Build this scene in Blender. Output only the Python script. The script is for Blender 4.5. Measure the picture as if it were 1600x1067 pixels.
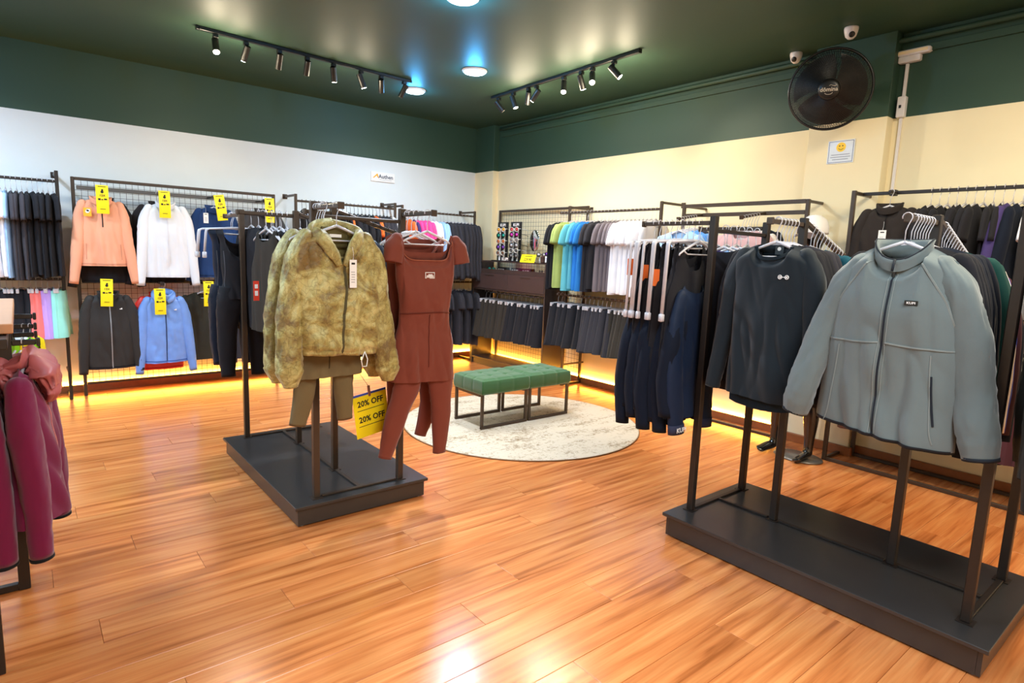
import bpy, math, random
from mathutils import Vector, Matrix, noise
PI = math.pi
random.seed(7)
SC = bpy.context.scene
COL = SC.collection
for o in list(bpy.data.objects):
    bpy.data.objects.remove(o, do_unlink=True)

# ------------------------------------------------------------------ camera
YAW, PITCH, ROLL, FPX = math.radians(50.6813), math.radians(-8.2276), math.radians(2.14197), 941.82
cam = bpy.data.cameras.new('camera'); camo = bpy.data.objects.new('camera', cam); COL.objects.link(camo)
fw = Vector((math.cos(PITCH)*math.cos(YAW), math.cos(PITCH)*math.sin(YAW), math.sin(PITCH)))
rt = Vector((math.sin(YAW), -math.cos(YAW), 0)); up = rt.cross(fw)
r2 = math.cos(ROLL)*rt + math.sin(ROLL)*up; u2 = -math.sin(ROLL)*rt + math.cos(ROLL)*up
m = Matrix((r2, u2, -fw)).transposed().to_4x4(); m.translation = (0, 0, 1.5)
camo.matrix_world = m
cam.sensor_width = 36; cam.lens = 36*FPX/1600; cam.clip_start = .02; cam.clip_end = 60
SC.camera = camo

# ------------------------------------------------------------------ colour management, world
SC.view_settings.view_transform = 'Standard'; SC.view_settings.look = 'None'
SC.view_settings.exposure = 0.12; SC.view_settings.gamma = 1.0
SC.view_settings.use_curve_mapping = False
w = bpy.data.worlds.new('world'); SC.world = w; w.use_nodes = True
w.node_tree.nodes['Background'].inputs[0].default_value = (.8, .9, 1, 1)
w.node_tree.nodes['Background'].inputs[1].default_value = 0.15

# room constants
XR, YL, ZC, ZP = 5.2, 7.2, 3.22, 2.62
XN, YN = -3.0, -2.6

def area(name, loc, size, power, col, rot=(0, 0, 0), sy=None):
    l = bpy.data.lights.new(name, 'AREA'); l.energy = power; l.color = col; l.size = size
    if sy: l.shape = 'RECTANGLE'; l.size_y = sy
    o = bpy.data.objects.new(name, l); COL.objects.link(o); o.location = loc; o.rotation_euler = rot
    return o
def point(name, loc, power, col, rad=.04):
    l = bpy.data.lights.new(name, 'POINT'); l.energy = power; l.color = col; l.shadow_soft_size = rad
    o = bpy.data.objects.new(name, l); COL.objects.link(o); o.location = loc
    return o
def spot(name, loc, target, power, col, ang=70, rad=.03, blend=.6):
    l = bpy.data.lights.new(name, 'SPOT'); l.energy = power; l.color = col; l.shadow_soft_size = rad
    l.spot_size = math.radians(ang); l.spot_blend = blend
    o = bpy.data.objects.new(name, l); COL.objects.link(o); o.location = loc
    o.rotation_euler = (Vector(target)-Vector(loc)).to_track_quat('-Z', 'Y').to_euler()
    return o
# fill lights added at ceiling height, out of view, for general brightness
area('fill_light', (1.2, -.8, ZC-.03), 1.6, 150, (.86, .94, 1.0), sy=2.2)
area('fill_light', (-1.3, 3.6, ZC-.03), 1.4, 185, (.52, .76, 1.0), sy=2.4)
area('fill_light', (3.4, .5, ZC-.03), .9, 75, (1.0, .86, .62), sy=.9)

# ------------------------------------------------------------------ materials
MATS = {}
def nodes(name):
    m = bpy.data.materials.new(name); m.use_nodes = True
    nt = m.node_tree; return m, nt, nt.nodes['Principled BSDF']
def srgb(c):
    return tuple(((v/255)/12.92 if v/255 <= .04045 else ((v/255+.055)/1.055)**2.4) for v in c)
def N(nt, t, **k):
    n = nt.nodes.new(t)
    for a, b in k.items():
        if a.startswith('i_'): n.inputs[a[2:].replace('_', ' ')].default_value = b
        else: setattr(n, a, b)
    return n
def plain(name, rgb, rough=.5, metal=0, var=.06, bump=.02, scale=30, spec=.5, alpha=1, trans=0, coat=0):
    key = ('p', name)
    if key in MATS: return MATS[key]
    m, nt, b = nodes(name); c = srgb(rgb)
    tc = N(nt, 'ShaderNodeTexCoord'); nz = N(nt, 'ShaderNodeTexNoise', i_Scale=scale, i_Detail=3.0)
    nt.links.new(tc.outputs['Object'], nz.inputs['Vector'])
    mx = N(nt, 'ShaderNodeMix', data_type='RGBA')
    mx.inputs['A'].default_value = tuple(v*(1-var) for v in c)+(1,)
    mx.inputs['B'].default_value = tuple(min(1, v*(1+var)) for v in c)+(1,)
    nt.links.new(nz.outputs['Fac'], mx.inputs['Factor']); nt.links.new(mx.outputs['Result'], b.inputs['Base Color'])
    b.inputs['Roughness'].default_value = rough; b.inputs['Metallic'].default_value = metal
    b.inputs['Specular IOR Level'].default_value = spec; b.inputs['Alpha'].default_value = alpha
    b.inputs['Transmission Weight'].default_value = trans; b.inputs['Coat Weight'].default_value = coat
    if bump:
        bp = N(nt, 'ShaderNodeBump', i_Strength=bump*5, i_Distance=.002)
        nt.links.new(nz.outputs['Fac'], bp.inputs['Height']); nt.links.new(bp.outputs['Normal'], b.inputs['Normal'])
    MATS[key] = m; return m
def cloth(name, rgb, rough=.85, weave=900, var=.12, sheen=.04, bump=.22, spec=.2):
    key = ('c', name)
    if key in MATS: return MATS[key]
    m, nt, b = nodes(name); c = srgb(rgb)
    tc = N(nt, 'ShaderNodeTexCoord')
    n1 = N(nt, 'ShaderNodeTexNoise', i_Scale=9.0, i_Detail=4.0); n2 = N(nt, 'ShaderNodeTexNoise', i_Scale=float(weave), i_Detail=1.0)
    n3 = N(nt, 'ShaderNodeTexNoise', i_Scale=38.0, i_Detail=4.0)
    for n in (n1, n2, n3): nt.links.new(tc.outputs['Object'], n.inputs['Vector'])
    mx = N(nt, 'ShaderNodeMix', data_type='RGBA')
    mx.inputs['A'].default_value = tuple(v*(1-var) for v in c)+(1,)
    mx.inputs['B'].default_value = tuple(min(1, v*(1+var)) for v in c)+(1,)
    nt.links.new(n1.outputs['Fac'], mx.inputs['Factor']); nt.links.new(mx.outputs['Result'], b.inputs['Base Color'])
    ad = N(nt, 'ShaderNodeMath', operation='MULTIPLY_ADD'); ad.inputs[1].default_value = .35
    nt.links.new(n2.outputs['Fac'], ad.inputs[0]); nt.links.new(n3.outputs['Fac'], ad.inputs[2])
    bp = N(nt, 'ShaderNodeBump', i_Strength=bump, i_Distance=.004)
    nt.links.new(ad.outputs[0], bp.inputs['Height']); nt.links.new(bp.outputs['Normal'], b.inputs['Normal'])
    b.inputs['Roughness'].default_value = rough; b.inputs['Sheen Weight'].default_value = sheen
    b.inputs['Sheen Roughness'].default_value = .5; b.inputs['Specular IOR Level'].default_value = spec
    MATS[key] = m; return m
def emit(name, rgb, strength):
    key = ('e', name)
    if key in MATS: return MATS[key]
    m, nt, b = nodes(name); c = srgb(rgb)
    b.inputs['Base Color'].default_value = c+(1,); b.inputs['Emission Color'].default_value = c+(1,)
    b.inputs['Emission Strength'].default_value = strength
    MATS[key] = m; return m

STEEL = plain('black_steel', (46, 38, 34), .38, .3, .1, .02, 60)
STEELB = plain('bronze_steel', (72, 58, 48), .36, .35, .1, .02, 60)
PLAT = plain('platform_laminate', (50, 47, 46), .30, 0, .12, .02, 14, spec=.6)
PLASTIC = plain('clear_hanger_plastic', (228, 224, 230), .2, 0, .03, 0, 20, spec=.7, trans=.25)
WHITEP = plain('white_plastic', (232, 226, 226), .35, 0, .03, .01, 20)
BLACKP = plain('black_plastic', (20, 20, 20), .35, 0, .1, .01, 40)
CARD = plain('yellow_card', (250, 222, 8), .55, 0, .03, 0, 20)
INK = plain('black_ink', (22, 20, 18), .6, 0, .05, 0, 20)
PAPER = plain('white_paper', (240, 238, 236), .6, 0, .03, 0, 20)
METALH = plain('chrome_wire', (190, 186, 186), .22, .9, .05, 0, 20)
REDC = plain('red_card', (225, 60, 35), .55, 0, .03, 0, 20)
ORANGEC = plain('orange_card', (240, 110, 30), .55, 0, .03, 0, 20)

# ------------------------------------------------------------------ mesh builder
class MB:
    def __init__(s): s.v = []; s.f = []; s.mi = []; s.cur = 0
    def face(s, f): s.f.append(f); s.mi.append(s.cur)
    def box(s, x0, x1, y0, y1, z0, z1, bev=0, M=None):
        n = len(s.v)
        if bev:
            b = min(bev, (x1-x0)/2.01, (y1-y0)/2.01, (z1-z0)/2.01)
            rings = []
            for z, i in ((z0, b), (z0+b, 0), (z1-b, 0), (z1, b)):
                X0, X1, Y0, Y1 = x0+i, x1-i, y0+i, y1-i
                rings.append([(X0+b, Y0, z), (X1-b, Y0, z), (X1, Y0+b, z), (X1, Y1-b, z), (X1-b, Y1, z), (X0+b, Y1, z), (X0, Y1-b, z), (X0, Y0+b, z)])
            s.loft([[Vector(p) for p in r] for r in rings], cap=True, M=M); return s
        vs = [Vector((x, y, z)) for x in (x0, x1) for y in (y0, y1) for z in (z0, z1)]
        if M: vs = [M @ v for v in vs]
        s.v += vs
        for f in ((0, 1, 3, 2), (4, 6, 7, 5), (0, 4, 5, 1), (2, 3, 7, 6), (0, 2, 6, 4), (1, 5, 7, 3)): s.face([n+i for i in f])
        return s
    def beam(s, a, b, w, h=None, bev=.003):
        a, b = Vector(a), Vector(b); h = h or w; d = b-a; L = d.length; z = d.normalized()
        x = Vector((0, 0, 1)).cross(z)
        if x.length < .01: x = Vector((1, 0, 0))
        x.normalize(); y = z.cross(x)
        M = Matrix((x, y, z)).transposed().to_4x4(); M.translation = a
        s.box(-w/2, w/2, -h/2, h/2, 0, L, bev, M); return s
    def loft(s, rings, cap=True, M=None, closed=True):
        n0 = len(s.v); k = len(rings[0])
        for r in rings: s.v += [(M @ p if M else Vector(p)) for p in r]
        for i in range(len(rings)-1):
            for j in range(k if closed else k-1):
                a = n0+i*k+j; b = n0+i*k+(j+1) % k
                s.face([a, b, b+k, a+k])
        if cap and closed:
            s.face([n0+j for j in range(k)][::-1]); s.face([n0+(len(rings)-1)*k+j for j in range(k)])
        return s
    def tube(s, pts, r, n=6, cap=True):
        pts = [Vector(p) for p in pts]; rings = []; prev = None
        for i, p in enumerate(pts):
            t = (pts[min(i+1, len(pts)-1)]-pts[max(i-1, 0)]).normalized()
            if prev is None:
                x = t.cross(Vector((0, 0, 1)))
                if x.length < .05: x = t.cross(Vector((0, 1, 0)))
            else: x = prev-t*prev.dot(t)
            x.normalize(); prev = x; y = t.cross(x)
            rr = r[i] if isinstance(r, (list, tuple)) else r
            rings.append([p+x*rr*math.cos(2*PI*j/n)+y*rr*math.sin(2*PI*j/n) for j in range(n)])
        return s.loft(rings, cap)
    def disc(s, c, r, axis, th, n=24, r2=None):
        c = Vector(c); a = Vector(axis).normalized()
        return s.tube([c, c+a*th], [r, r2 if r2 is not None else r], n)
    def lathe(s, prof, n=20, M=None):
        rings = [[Vector((r*math.cos(2*PI*j/n), r*math.sin(2*PI*j/n), z)) for j in range(n)] for r, z in prof]
        return s.loft(rings, True, M)
    def torus(s, c, ax1, ax2, R, r, n=32, k=5):
        c = Vector(c); a1 = Vector(ax1); a2 = Vector(ax2); a3 = a1.cross(a2)
        n0 = len(s.v)
        for i in range(n):
            t = 2*PI*i/n; d = a1*math.cos(t)+a2*math.sin(t)
            for j in range(k):
                q = 2*PI*j/k; s.v.append(c+d*(R+r*math.cos(q))+a3*r*math.sin(q))
        for i in range(n):
            for j in range(k):
                s.face([n0+i*k+j, n0+i*k+(j+1) % k, n0+((i+1) % n)*k+(j+1) % k, n0+((i+1) % n)*k+j])
        return s
    def grid(s, fn, nu, nv, flip=False):
        n0 = len(s.v)
        for i in range(nu+1):
            for j in range(nv+1): s.v.append(Vector(fn(i/nu, j/nv)))
        for i in range(nu):
            for j in range(nv):
                a = n0+i*(nv+1)+j; f = [a, a+1, a+nv+2, a+nv+1]
                s.face(f[::-1] if flip else f)
        return s
    def mesh(s, name, mats, smooth=False):
        me = bpy.data.meshes.new(name); me.from_pydata([tuple(v) for v in s.v], [], s.f)
        for m in (mats if isinstance(mats, (list, tuple)) else [mats]): me.materials.append(m)
        if any(s.mi): me.polygons.foreach_set('material_index', s.mi)
        if smooth: me.polygons.foreach_set('use_smooth', [True]*len(me.polygons))
        me.validate(); me.update(); return me
    def build(s, name, mats, parent=None, smooth=False, loc=None, rz=0):
        return link(name, s.mesh(name, mats, smooth), parent, loc, rz)
def link(name, me, parent=None, loc=None, rz=0):
    o = bpy.data.objects.new(name, me); COL.objects.link(o)
    if parent: o.parent = parent
    if loc: o.location = loc
    if rz: o.rotation_euler = (0, 0, rz)
    return o
def tag(o, label=None, cat=None, group=None, kind=None):
    if label: o['label'] = label
    if cat: o['category'] = cat
    if group: o['group'] = group
    if kind: o['kind'] = kind
    return o
def thing(name, label, cat, loc=(0, 0, 0), rz=0, group=None):
    o = bpy.data.objects.new(name, None); COL.objects.link(o); o.location = loc; o.rotation_euler = (0, 0, rz)
    o.empty_display_size = .05
    return tag(o, label, cat, group)
def struct(o): o['kind'] = 'structure'; return o
def text(s, size, mat, parent, M, name='lettering', ext=.0006, bold=0, align='CENTER', shear=0, sx=1):
    cu = bpy.data.curves.new('lettering', 'FONT'); cu.body = s; cu.size = size; cu.extrude = ext; cu.align_x = align; cu.align_y = 'CENTER'
    cu.offset = bold; cu.resolution_u = 2; cu.shear = shear
    t = bpy.data.objects.new('t', cu); COL.objects.link(t)
    me = bpy.data.meshes.new_from_object(t.evaluated_get(bpy.context.evaluated_depsgraph_get()))
    bpy.data.objects.remove(t, do_unlink=True)
    me.transform(M @ Matrix.Diagonal((sx, 1, 1, 1))); me.materials.clear(); me.materials.append(mat)
    return link(name, me, parent)
def FM(x, y, z, rx=PI/2, rz=0, ry=0):   # text standing, reading towards -Y when rz = 0
    return Matrix.Translation((x, y, z)) @ Matrix.Rotation(rz, 4, 'Z') @ Matrix.Rotation(ry, 4, 'Y') @ Matrix.Rotation(rx, 4, 'X')

# ================================================================== ROOM
def wallmat(name, rgb, rough=.75, spec=.3):
    return plain(name, rgb, rough, 0, .03, .02, 5, spec=spec)
CREAM = wallmat('cream_paint', (238, 224, 188))
CREAM_COOL_LIT = wallmat('cream_paint_cool_lit', (224, 229, 231))  # same cream paint, with the bluish cast of cool light put into the colour
GREEN = wallmat('dark_green_paint', (46, 72, 57), .55, .4)
WOODB = plain('wood_skirting', (150, 88, 48), .4, 0, .2, .02, 20)

def floor_material():
    m, nt, b = nodes('laminate_plank')
    tc = N(nt, 'ShaderNodeTexCoord'); oi = N(nt, 'ShaderNodeObjectInfo')
    off = N(nt, 'ShaderNodeVectorMath', operation='SCALE'); off.inputs['Scale'].default_value = 37.0
    cb = N(nt, 'ShaderNodeCombineXYZ'); nt.links.new(oi.outputs['Random'], cb.inputs[0]); nt.links.new(oi.outputs['Random'], cb.inputs[1])
    nt.links.new(cb.outputs[0], off.inputs[0])
    ad = N(nt, 'ShaderNodeVectorMath', operation='ADD'); nt.links.new(tc.outputs['Object'], ad.inputs[0]); nt.links.new(off.outputs[0], ad.inputs[1])
    mp = N(nt, 'ShaderNodeMapping'); mp.inputs['Scale'].default_value = (1.0, 17, 1); nt.links.new(ad.outputs[0], mp.inputs['Vector'])
    n1 = N(nt, 'ShaderNodeTexNoise', i_Scale=1.3, i_Detail=3.0, i_Roughness=.5, i_Distortion=.35); nt.links.new(mp.outputs[0], n1.inputs['Vector'])
    mp2 = N(nt, 'ShaderNodeMapping'); mp2.inputs['Scale'].default_value = (4, 130, 1); nt.links.new(ad.outputs[0], mp2.inputs['Vector'])
    n2 = N(nt, 'ShaderNodeTexNoise', i_Scale=1.0, i_Detail=4.0); nt.links.new(mp2.outputs[0], n2.inputs['Vector'])
    cr = N(nt, 'ShaderNodeValToRGB'); e = cr.color_ramp.elements
    e[0].position = .30; e[0].color = srgb((166, 92, 44))+(1,)
    e[1].position = .72; e[1].color = srgb((226, 150, 88))+(1,)
    k = cr.color_ramp.elements.new(.45); k.color = srgb((204, 120, 64))+(1,)
    nt.links.new(n1.outputs['Fac'], cr.inputs['Fac'])
    mx = N(nt, 'ShaderNodeMix', data_type='RGBA', blend_type='MULTIPLY'); mx.inputs['Factor'].default_value = .22
    cr2 = N(nt, 'ShaderNodeValToRGB'); cr2.color_ramp.elements[0].position = .3; cr2.color_ramp.elements[0].color = (.45, .38, .34, 1)
    cr2.color_ramp.elements[1].position = .6
    nt.links.new(n2.outputs['Fac'], cr2.inputs['Fac'])
    nt.links.new(cr.outputs['Color'], mx.inputs['A']); nt.links.new(cr2.outputs['Color'], mx.inputs['B'])
    hs = N(nt, 'ShaderNodeHueSaturation'); ml = N(nt, 'ShaderNodeMath', operation='MULTIPLY_ADD'); ml.inputs[1].default_value = .2; ml.inputs[2].default_value = .9
    nt.links.new(oi.outputs['Random'], ml.inputs[0]); nt.links.new(ml.outputs[0], hs.inputs['Value']); nt.links.new(mx.outputs['Result'], hs.inputs['Color'])
    nt.links.new(hs.outputs[0], b.inputs['Base Color'])
    mr = N(nt, 'ShaderNodeMapRange'); mr.inputs['To Min'].default_value = .16; mr.inputs['To Max'].default_value = .26
    nt.links.new(n2.outputs['Fac'], mr.inputs['Value']); nt.links.new(mr.outputs[0], b.inputs['Roughness'])
    bp = N(nt, 'ShaderNodeBump', i_Strength=.06, i_Distance=.001); nt.links.new(n2.outputs['Fac'], bp.inputs['Height']); nt.links.new(bp.outputs['Normal'], b.inputs['Normal'])
    b.inputs['Specular IOR Level'].default_value = .55
    return m
FLOORM = floor_material()
JOINT = plain('floor_joint', (128, 74, 42), .7, 0, .1, 0, 20)
fl = thing('floor', None, None); struct(fl)
MB().box(XN-.1, XR+.15, YN-.1, YL+.15, -.08, -.004).build('floor_base', JOINT, fl)
PW, PL = .186, 1.36
pm = MB().box(-PL/2+.0006, PL/2-.0006, -PW/2+.0006, PW/2-.0006, -.006, 0, .0012).mesh('plank', FLOORM)
FX0, FY0 = -1.0, -.62
row = 0; y = FY0
while y < YL:
    x = FX0 - [0, .45, .91, .2, .68, 1.13, .33][row % 7]
    while x < XR:
        xa = max(x, FX0); xb = min(x+PL, XR)
        yb = min(y+PW, YL)
        if xb-xa > .02:
            if xb-xa > PL-.001 and yb-y > PW-.001: me = pm
            else: me = MB().box(-(xb-xa)/2+.0006, (xb-xa)/2-.0006, -(yb-y)/2+.0006, (yb-y)/2-.0006, -.006, 0, .0012).mesh('plank', FLOORM)
            link('plank', me, fl, ((xa+xb)/2, (y+yb)/2, 0))
        x += PL
    y += PW; row += 1
g = MB()
yy = FY0-PW
while yy > YN: g.box(XN, XR, yy+.0006, yy+PW-.0006, -.006, 0); yy -= PW
yy = FY0
while yy < YL: g.box(XN, FX0-.001, yy+.0006, min(yy+PW, YL)-.0006, -.006, 0); yy += PW
tag(g.build('plank_field', FLOORM, fl), kind='stuff')

struct(MB().box(XN-.1, XR+.15, YN-.1, YL+.15, ZC, ZC+.1).build('ceiling', GREEN))
def wall(name, b0, lowmat=CREAM):
    t = thing(name, None, None); struct(t)
    x0, x1, y0, y1 = b0
    MB().box(x0, x1, y0, y1, -.05, ZP).build('cream_paint', lowmat, t)
    MB().box(x0, x1, y0, y1, ZP, ZC+.02).build('green_paint', GREEN, t)
    return t
wall('wall_left', (XN-.1, XR+.15, YL, YL+.12), CREAM_COOL_LIT)
wr = wall('wall_right', (XR, XR+.12, YN-.1, YL))
wall('wall_back', (XN-.1, XR+.15, YN-.12, YN))
wall('wall_near', (XN-.12, XN, YN, YL))
for nm, (x0, x1, y0, y1) in {'column': (5.085, XR+.01, 1.9, 2.48), 'corner_column': (5.11, XR+.01, 6.78, YL+.01)}.items():
    c = thing(nm, None, None); struct(c)
    MB().box(x0, x1, y0, y1, 0, ZP, .003).build('cream_paint', CREAM, c)
    MB().box(x0, x1, y0, y1, ZP, ZC, .003).build('green_paint', GREEN, c)
# skirtings carrying the LED strips
struct(MB().box(XN, 5.11, YL-.035, YL, 0, .07, .003).build('baseboard_left', WOODB))
b = MB(); b.box(XR-.035, XR, YN, 1.9, 0, .07, .003).box(XR-.035, XR, 2.48, 6.78, 0, .07, .003).box(5.05, 5.085, 1.865, 2.515, 0, .07, .003)
struct(b.build('baseboard_right', WOODB))
LED = emit('led_strip_glow', (255, 176, 56), 95)
def led(nm, x0, x1, y0, y1, lab):
    tag(MB().box(x0, x1, y0, y1, .0705, .082).build('led_strip', LED), lab, 'LED strip')
led('a', -1.5, 5.1, YL-.022, YL-.004, 'glowing amber LED strip along the foot of the left wall')
led('b', XR-.022, XR-.004, 2.50, 6.77, 'glowing amber LED strip along the foot of the right wall')
# painted pipe and trim under the ceiling on the right wall
tag(MB().tube([(XR-.05, YN+.1, ZC-.06), (XR-.05, 3.0, ZC-.06), (XR-.05, 6.7, ZC-.06)], .02, 10).build('ceiling_pipe', GREEN, smooth=True), 'dark green painted pipe running under the ceiling along the right wall', 'pipe')
p = thing('wall_conduit', 'dark green painted cable trunking fixed along the right wall ceiling edge', 'trunking')
MB().box(XR-.025, XR, YN+.1, 1.88, ZC-.16, ZC-.11, .002).build('channel', GREEN, p)
MB().box(XR-.025, XR, 2.5, 6.7, ZC-.16, ZC-.11, .002).build('channel', GREEN, p)

# ================================================================== GARMENT BUILDER
def lerp(a, b, t): return a+(b-a)*t
def interp(tab, t):
    for i in range(len(tab)-1):
        if t <= tab[i+1][0]:
            k = (t-tab[i][0])/max(1e-6, tab[i+1][0]-tab[i][0]); k = k*k*(3-2*k)
            return lerp(tab[i][1], tab[i+1][1], k)
    return tab[-1][1]
def sst(a, b, x):
    x = max(0, min(1, (x-a)/(b-a))); return x*x*(3-2*x)
class Torso:
    """front and back sheets of cloth meeting at the sides; hangs from z = 0 (the bar)."""
    def __init__(s, w, ln, z0=-.105, D=.06, neck=.085, ndf=.07, ndb=.015, slope=.055, fold=.012, fx=13, crump=0, seed=0, hem=0, gather=0, dtab=None, cx=None, square=False, zsag=0):
        s.__dict__.update(locals()); s.w = w
    def fold_at(s, x, z, t, side):
        v = noise.noise(Vector((x*s.fx, z*1.6, s.seed*7.3+side*11)))
        v2 = -abs(noise.noise(Vector((x*s.fx*1.7+z*2.2, z*3.5, s.seed*3.1+side*5))))
        k = (.25+.75*t)*s.fold
        y = v*k*1.5+v2*k*1.6
        if s.crump:
            y += s.crump*(noise.noise(Vector((x*17+z*6, z*15, s.seed+side*3)))-1.3*abs(noise.noise(Vector((x*22-z*9, z*18+x*6, s.seed*2+side)))))
        if s.gather: y += s.gather*sst(.8, 1, t)*math.sin(x*150+3*noise.noise(Vector((x*9, 0, s.seed))))*.6
        return y
    def pt(s, u, t, side):
        hw = interp(s.w, t); c = interp(s.cx, t) if s.cx else 0
        x = u*hw
        ax = abs(x); sw = s.w[0][1]
        zt = s.z0-s.slope*max(0, (ax-s.neck)/(sw-s.neck))**1.25
        nd = s.ndf if side < 0 else s.ndb
        if ax < s.neck:
            q = (1-(ax/s.neck)**(6 if s.square else 2.4))**(1/(3.5 if s.square else 1.9)); zt = s.z0-nd*q
        zh = -s.ln-s.hem*(1-u*u)+s.zsag*u
        z = lerp(zt, zh, t)
        d = (interp(s.dtab, t) if s.dtab else s.D)*(1-abs(u)**3.2)**.55
        near = sst(0, .07, t) if ax > s.neck else max(sst(0, .07, t), (1-(ax/s.neck)**4)*.75)
        d *= near
        e = (1-u**4)
        y = side*d+s.fold_at(x, z, t, side)*e*(.15+.85*near)
        return Vector((x+c, y, z))
    def front(s, x, z):       # y of the front surface at (x, z)
        best = None; lo, hi = 0.0, 1.0
        for _ in range(22):
            t = (lo+hi)/2; hw = interp(s.w, t); c = interp(s.cx, t) if s.cx else 0
            u = max(-.98, min(.98, (x-c)/hw)); P = s.pt(u, t, -1)
            if P.z > z: lo = t
            else: hi = t
        return P.y
    def add(s, m, nu=60, nt=60):
        for side in (-1, 1):
            f = lambda a, b, side=side: s.pt(math.sin((a-.5)*PI)*.35+(a*2-1)*.65, b, side)
            m.grid(f, nu, nt, flip=(side > 0))
        return m
def cat(pts, n):
    out = []; P = [Vector(p) for p in pts]; k = len(P)-1
    for i in range(n+1):
        t = i/n*k; j = min(int(t), k-1); f = t-j
        a, b, c, d = P[max(j-1, 0)], P[j], P[j+1], P[min(j+2, k)]
        out.append(.5*((2*b)+(c-a)*f+(2*a-5*b+4*c-d)*f*f+(3*b-a-3*c+d)*f**3))
    return out
def limb(m, pts, rad, dep, n=24, k=20, fold=.12, seed=0, open_end=True, y_axis=True, cuff=None):
    """cloth tube through pts with half-width rad[i] and half-depth dep[i]."""
    L = cat(pts, n); q = len(pts)-1; rings = []
    for i, p in enumerate(L):
        s = i/n*q; j = min(int(s), q-1); f = s-j; f = f*f*(3-2*f)
        a = lerp(rad[j], rad[j+1], f); b = lerp(dep[j], dep[j+1], f)
        T = (L[min(i+1, n)]-L[max(i-1, 0)]).normalized()
        X = Vector((0, 1, 0)).cross(T)
        if X.length < .05: X = Vector((1, 0, 0))
        X.normalize(); Y = T.cross(X)
        r = []
        for g in range(k):
            th = 2*PI*g/k; c_, s_ = math.cos(th), math.sin(th)
            nn = .5*noise.noise(Vector((c_*1.6+seed*5, s_*1.6, p.z*5)))-1.1*abs(noise.noise(Vector((c_*2.6+p.z*3, s_*2.6+seed*3, p.z*15+c_*3))))
            kk = 1+fold*nn*2
            if cuff and i >= n-cuff: kk = 1+fold*.5*math.sin(th*9)*(n-i)/cuff
            r.append(p+X*(a*c_*kk)+Y*(b*s_*kk))
        rings.append(r)
    if open_end:
        last = rings[-1]; c = sum(last, Vector())/k; T = (L[-1]-L[-2]).normalized()
        rings.append([c+(v-c)*.88-T*.002 for v in last]); rings.append([c+(v-c)*.8-T*.03 for v in last])
    m.loft(rings, True); return L
def strip(name, mat, parent, fn, pts, w, th=.0025, n=30):
    """thin raised strip that follows a cloth front: pts are (x, z)."""
    P = cat([(a, 0, b) for a, b in pts], n); m = MB(); rings = []
    for i, p in enumerate(P):
        T = (P[min(i+1, n)]-P[max(i-1, 0)]).normalized(); X = Vector((0, 1, 0)).cross(T).normalized()
        y = fn(p.x, p.z)
        a = p+X*w/2; b = p-X*w/2
        rings.append([Vector((a.x, y+.002, a.z)), Vector((a.x, y-th, a.z)), Vector((b.x, y-th, b.z)), Vector((b.x, y+.002, b.z))])
    m.loft(rings, True); return m.build(name, mat, parent, smooth=False)
def collar(name, mat, parent, nw, nd, zb, h, out=0.0, th=.006, drop=.05, seed=0, n=36, yoff=0, open_f=0.0, M=None):
    """standing collar, ring open downwards: half width nw, half depth nd, front lower by drop."""
    rings = []
    for j, (k, tt) in enumerate(((0, 1), (.35, 1), (.7, 1), (1, 1), (1.03, .5), (1, 0), (.6, 0), (0.0, 0))):
        r = []
        for i in range(n):
            a = 2*PI*i/n; c, s = math.cos(a), math.sin(a)
            fr = max(0, -s)
            off = (out*k+(th if tt else -th)*(1 if tt != .5 else 0))
            wv = .004*noise.noise(Vector((c*3, s*3, seed+k*2)))
            x = (nw+off+wv)*c; y = (nd+off+wv)*s+yoff
            z = zb+h*k*(1-.10*fr)-drop*fr**1.5
            if open_f and fr > .9: x += 0
            r.append(Vector((x, y, z)))
        rings.append(r)
    m = MB().loft(rings, False); return m.build(name, mat, parent, smooth=True)

# ---- hangers
def hanger_mesh():
    m = MB(); R = .018
    pts = [Vector((R*math.cos(a), 0, R*math.sin(a)+.003)) for a in [math.radians(v) for v in (200, 170, 140, 110, 80, 50, 20, -10, -35)]]
    pts += [Vector((.006, 0, -.03)), Vector((0, 0, -.05)), Vector((0, 0, -.095))]
    m.tube([p*1.0 for p in pts], .0022, 5)
    for s in (-1, 1):
        m.tube([(0, 0, -.094), (s*.05, 0, -.113), (s*.12, .0, -.140), (s*.165, 0, -.165), (s*.17, 0, -.175)], [.007, .007, .006, .005, .004], 6)
    m.tube([(-.13, 0, -.15), (-.1, 0, -.166), (.1, 0, -.166), (.13, 0, -.15)], .004, 5)
    return m.mesh('hanger', PLASTIC, True)
def hanger_mesh_black():
    me = hanger_mesh(); me.materials.clear(); me.materials.append(BLACKP); return me
def clip_mesh():
    m = MB(); R = .018
    pts = [Vector((R*math.cos(a), 0, R*math.sin(a)+.003)) for a in [math.radians(v) for v in (200, 170, 140, 110, 80, 50, 20, -10, -35)]]
    pts += [Vector((.006, 0, -.03)), Vector((0, 0, -.05)), Vector((0, 0, -.08))]
    m.tube(pts, .0022, 5); m.tube([(-.14, 0, -.085), (0, 0, -.079), (.14, 0, -.085)], .005, 6)
    for s in (-1, 1): m.box(s*.12-.014, s*.12+.014, -.011, .011, -.118, -.08, .003)
    return m.mesh('clip_hanger', PLASTIC, False)
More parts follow.
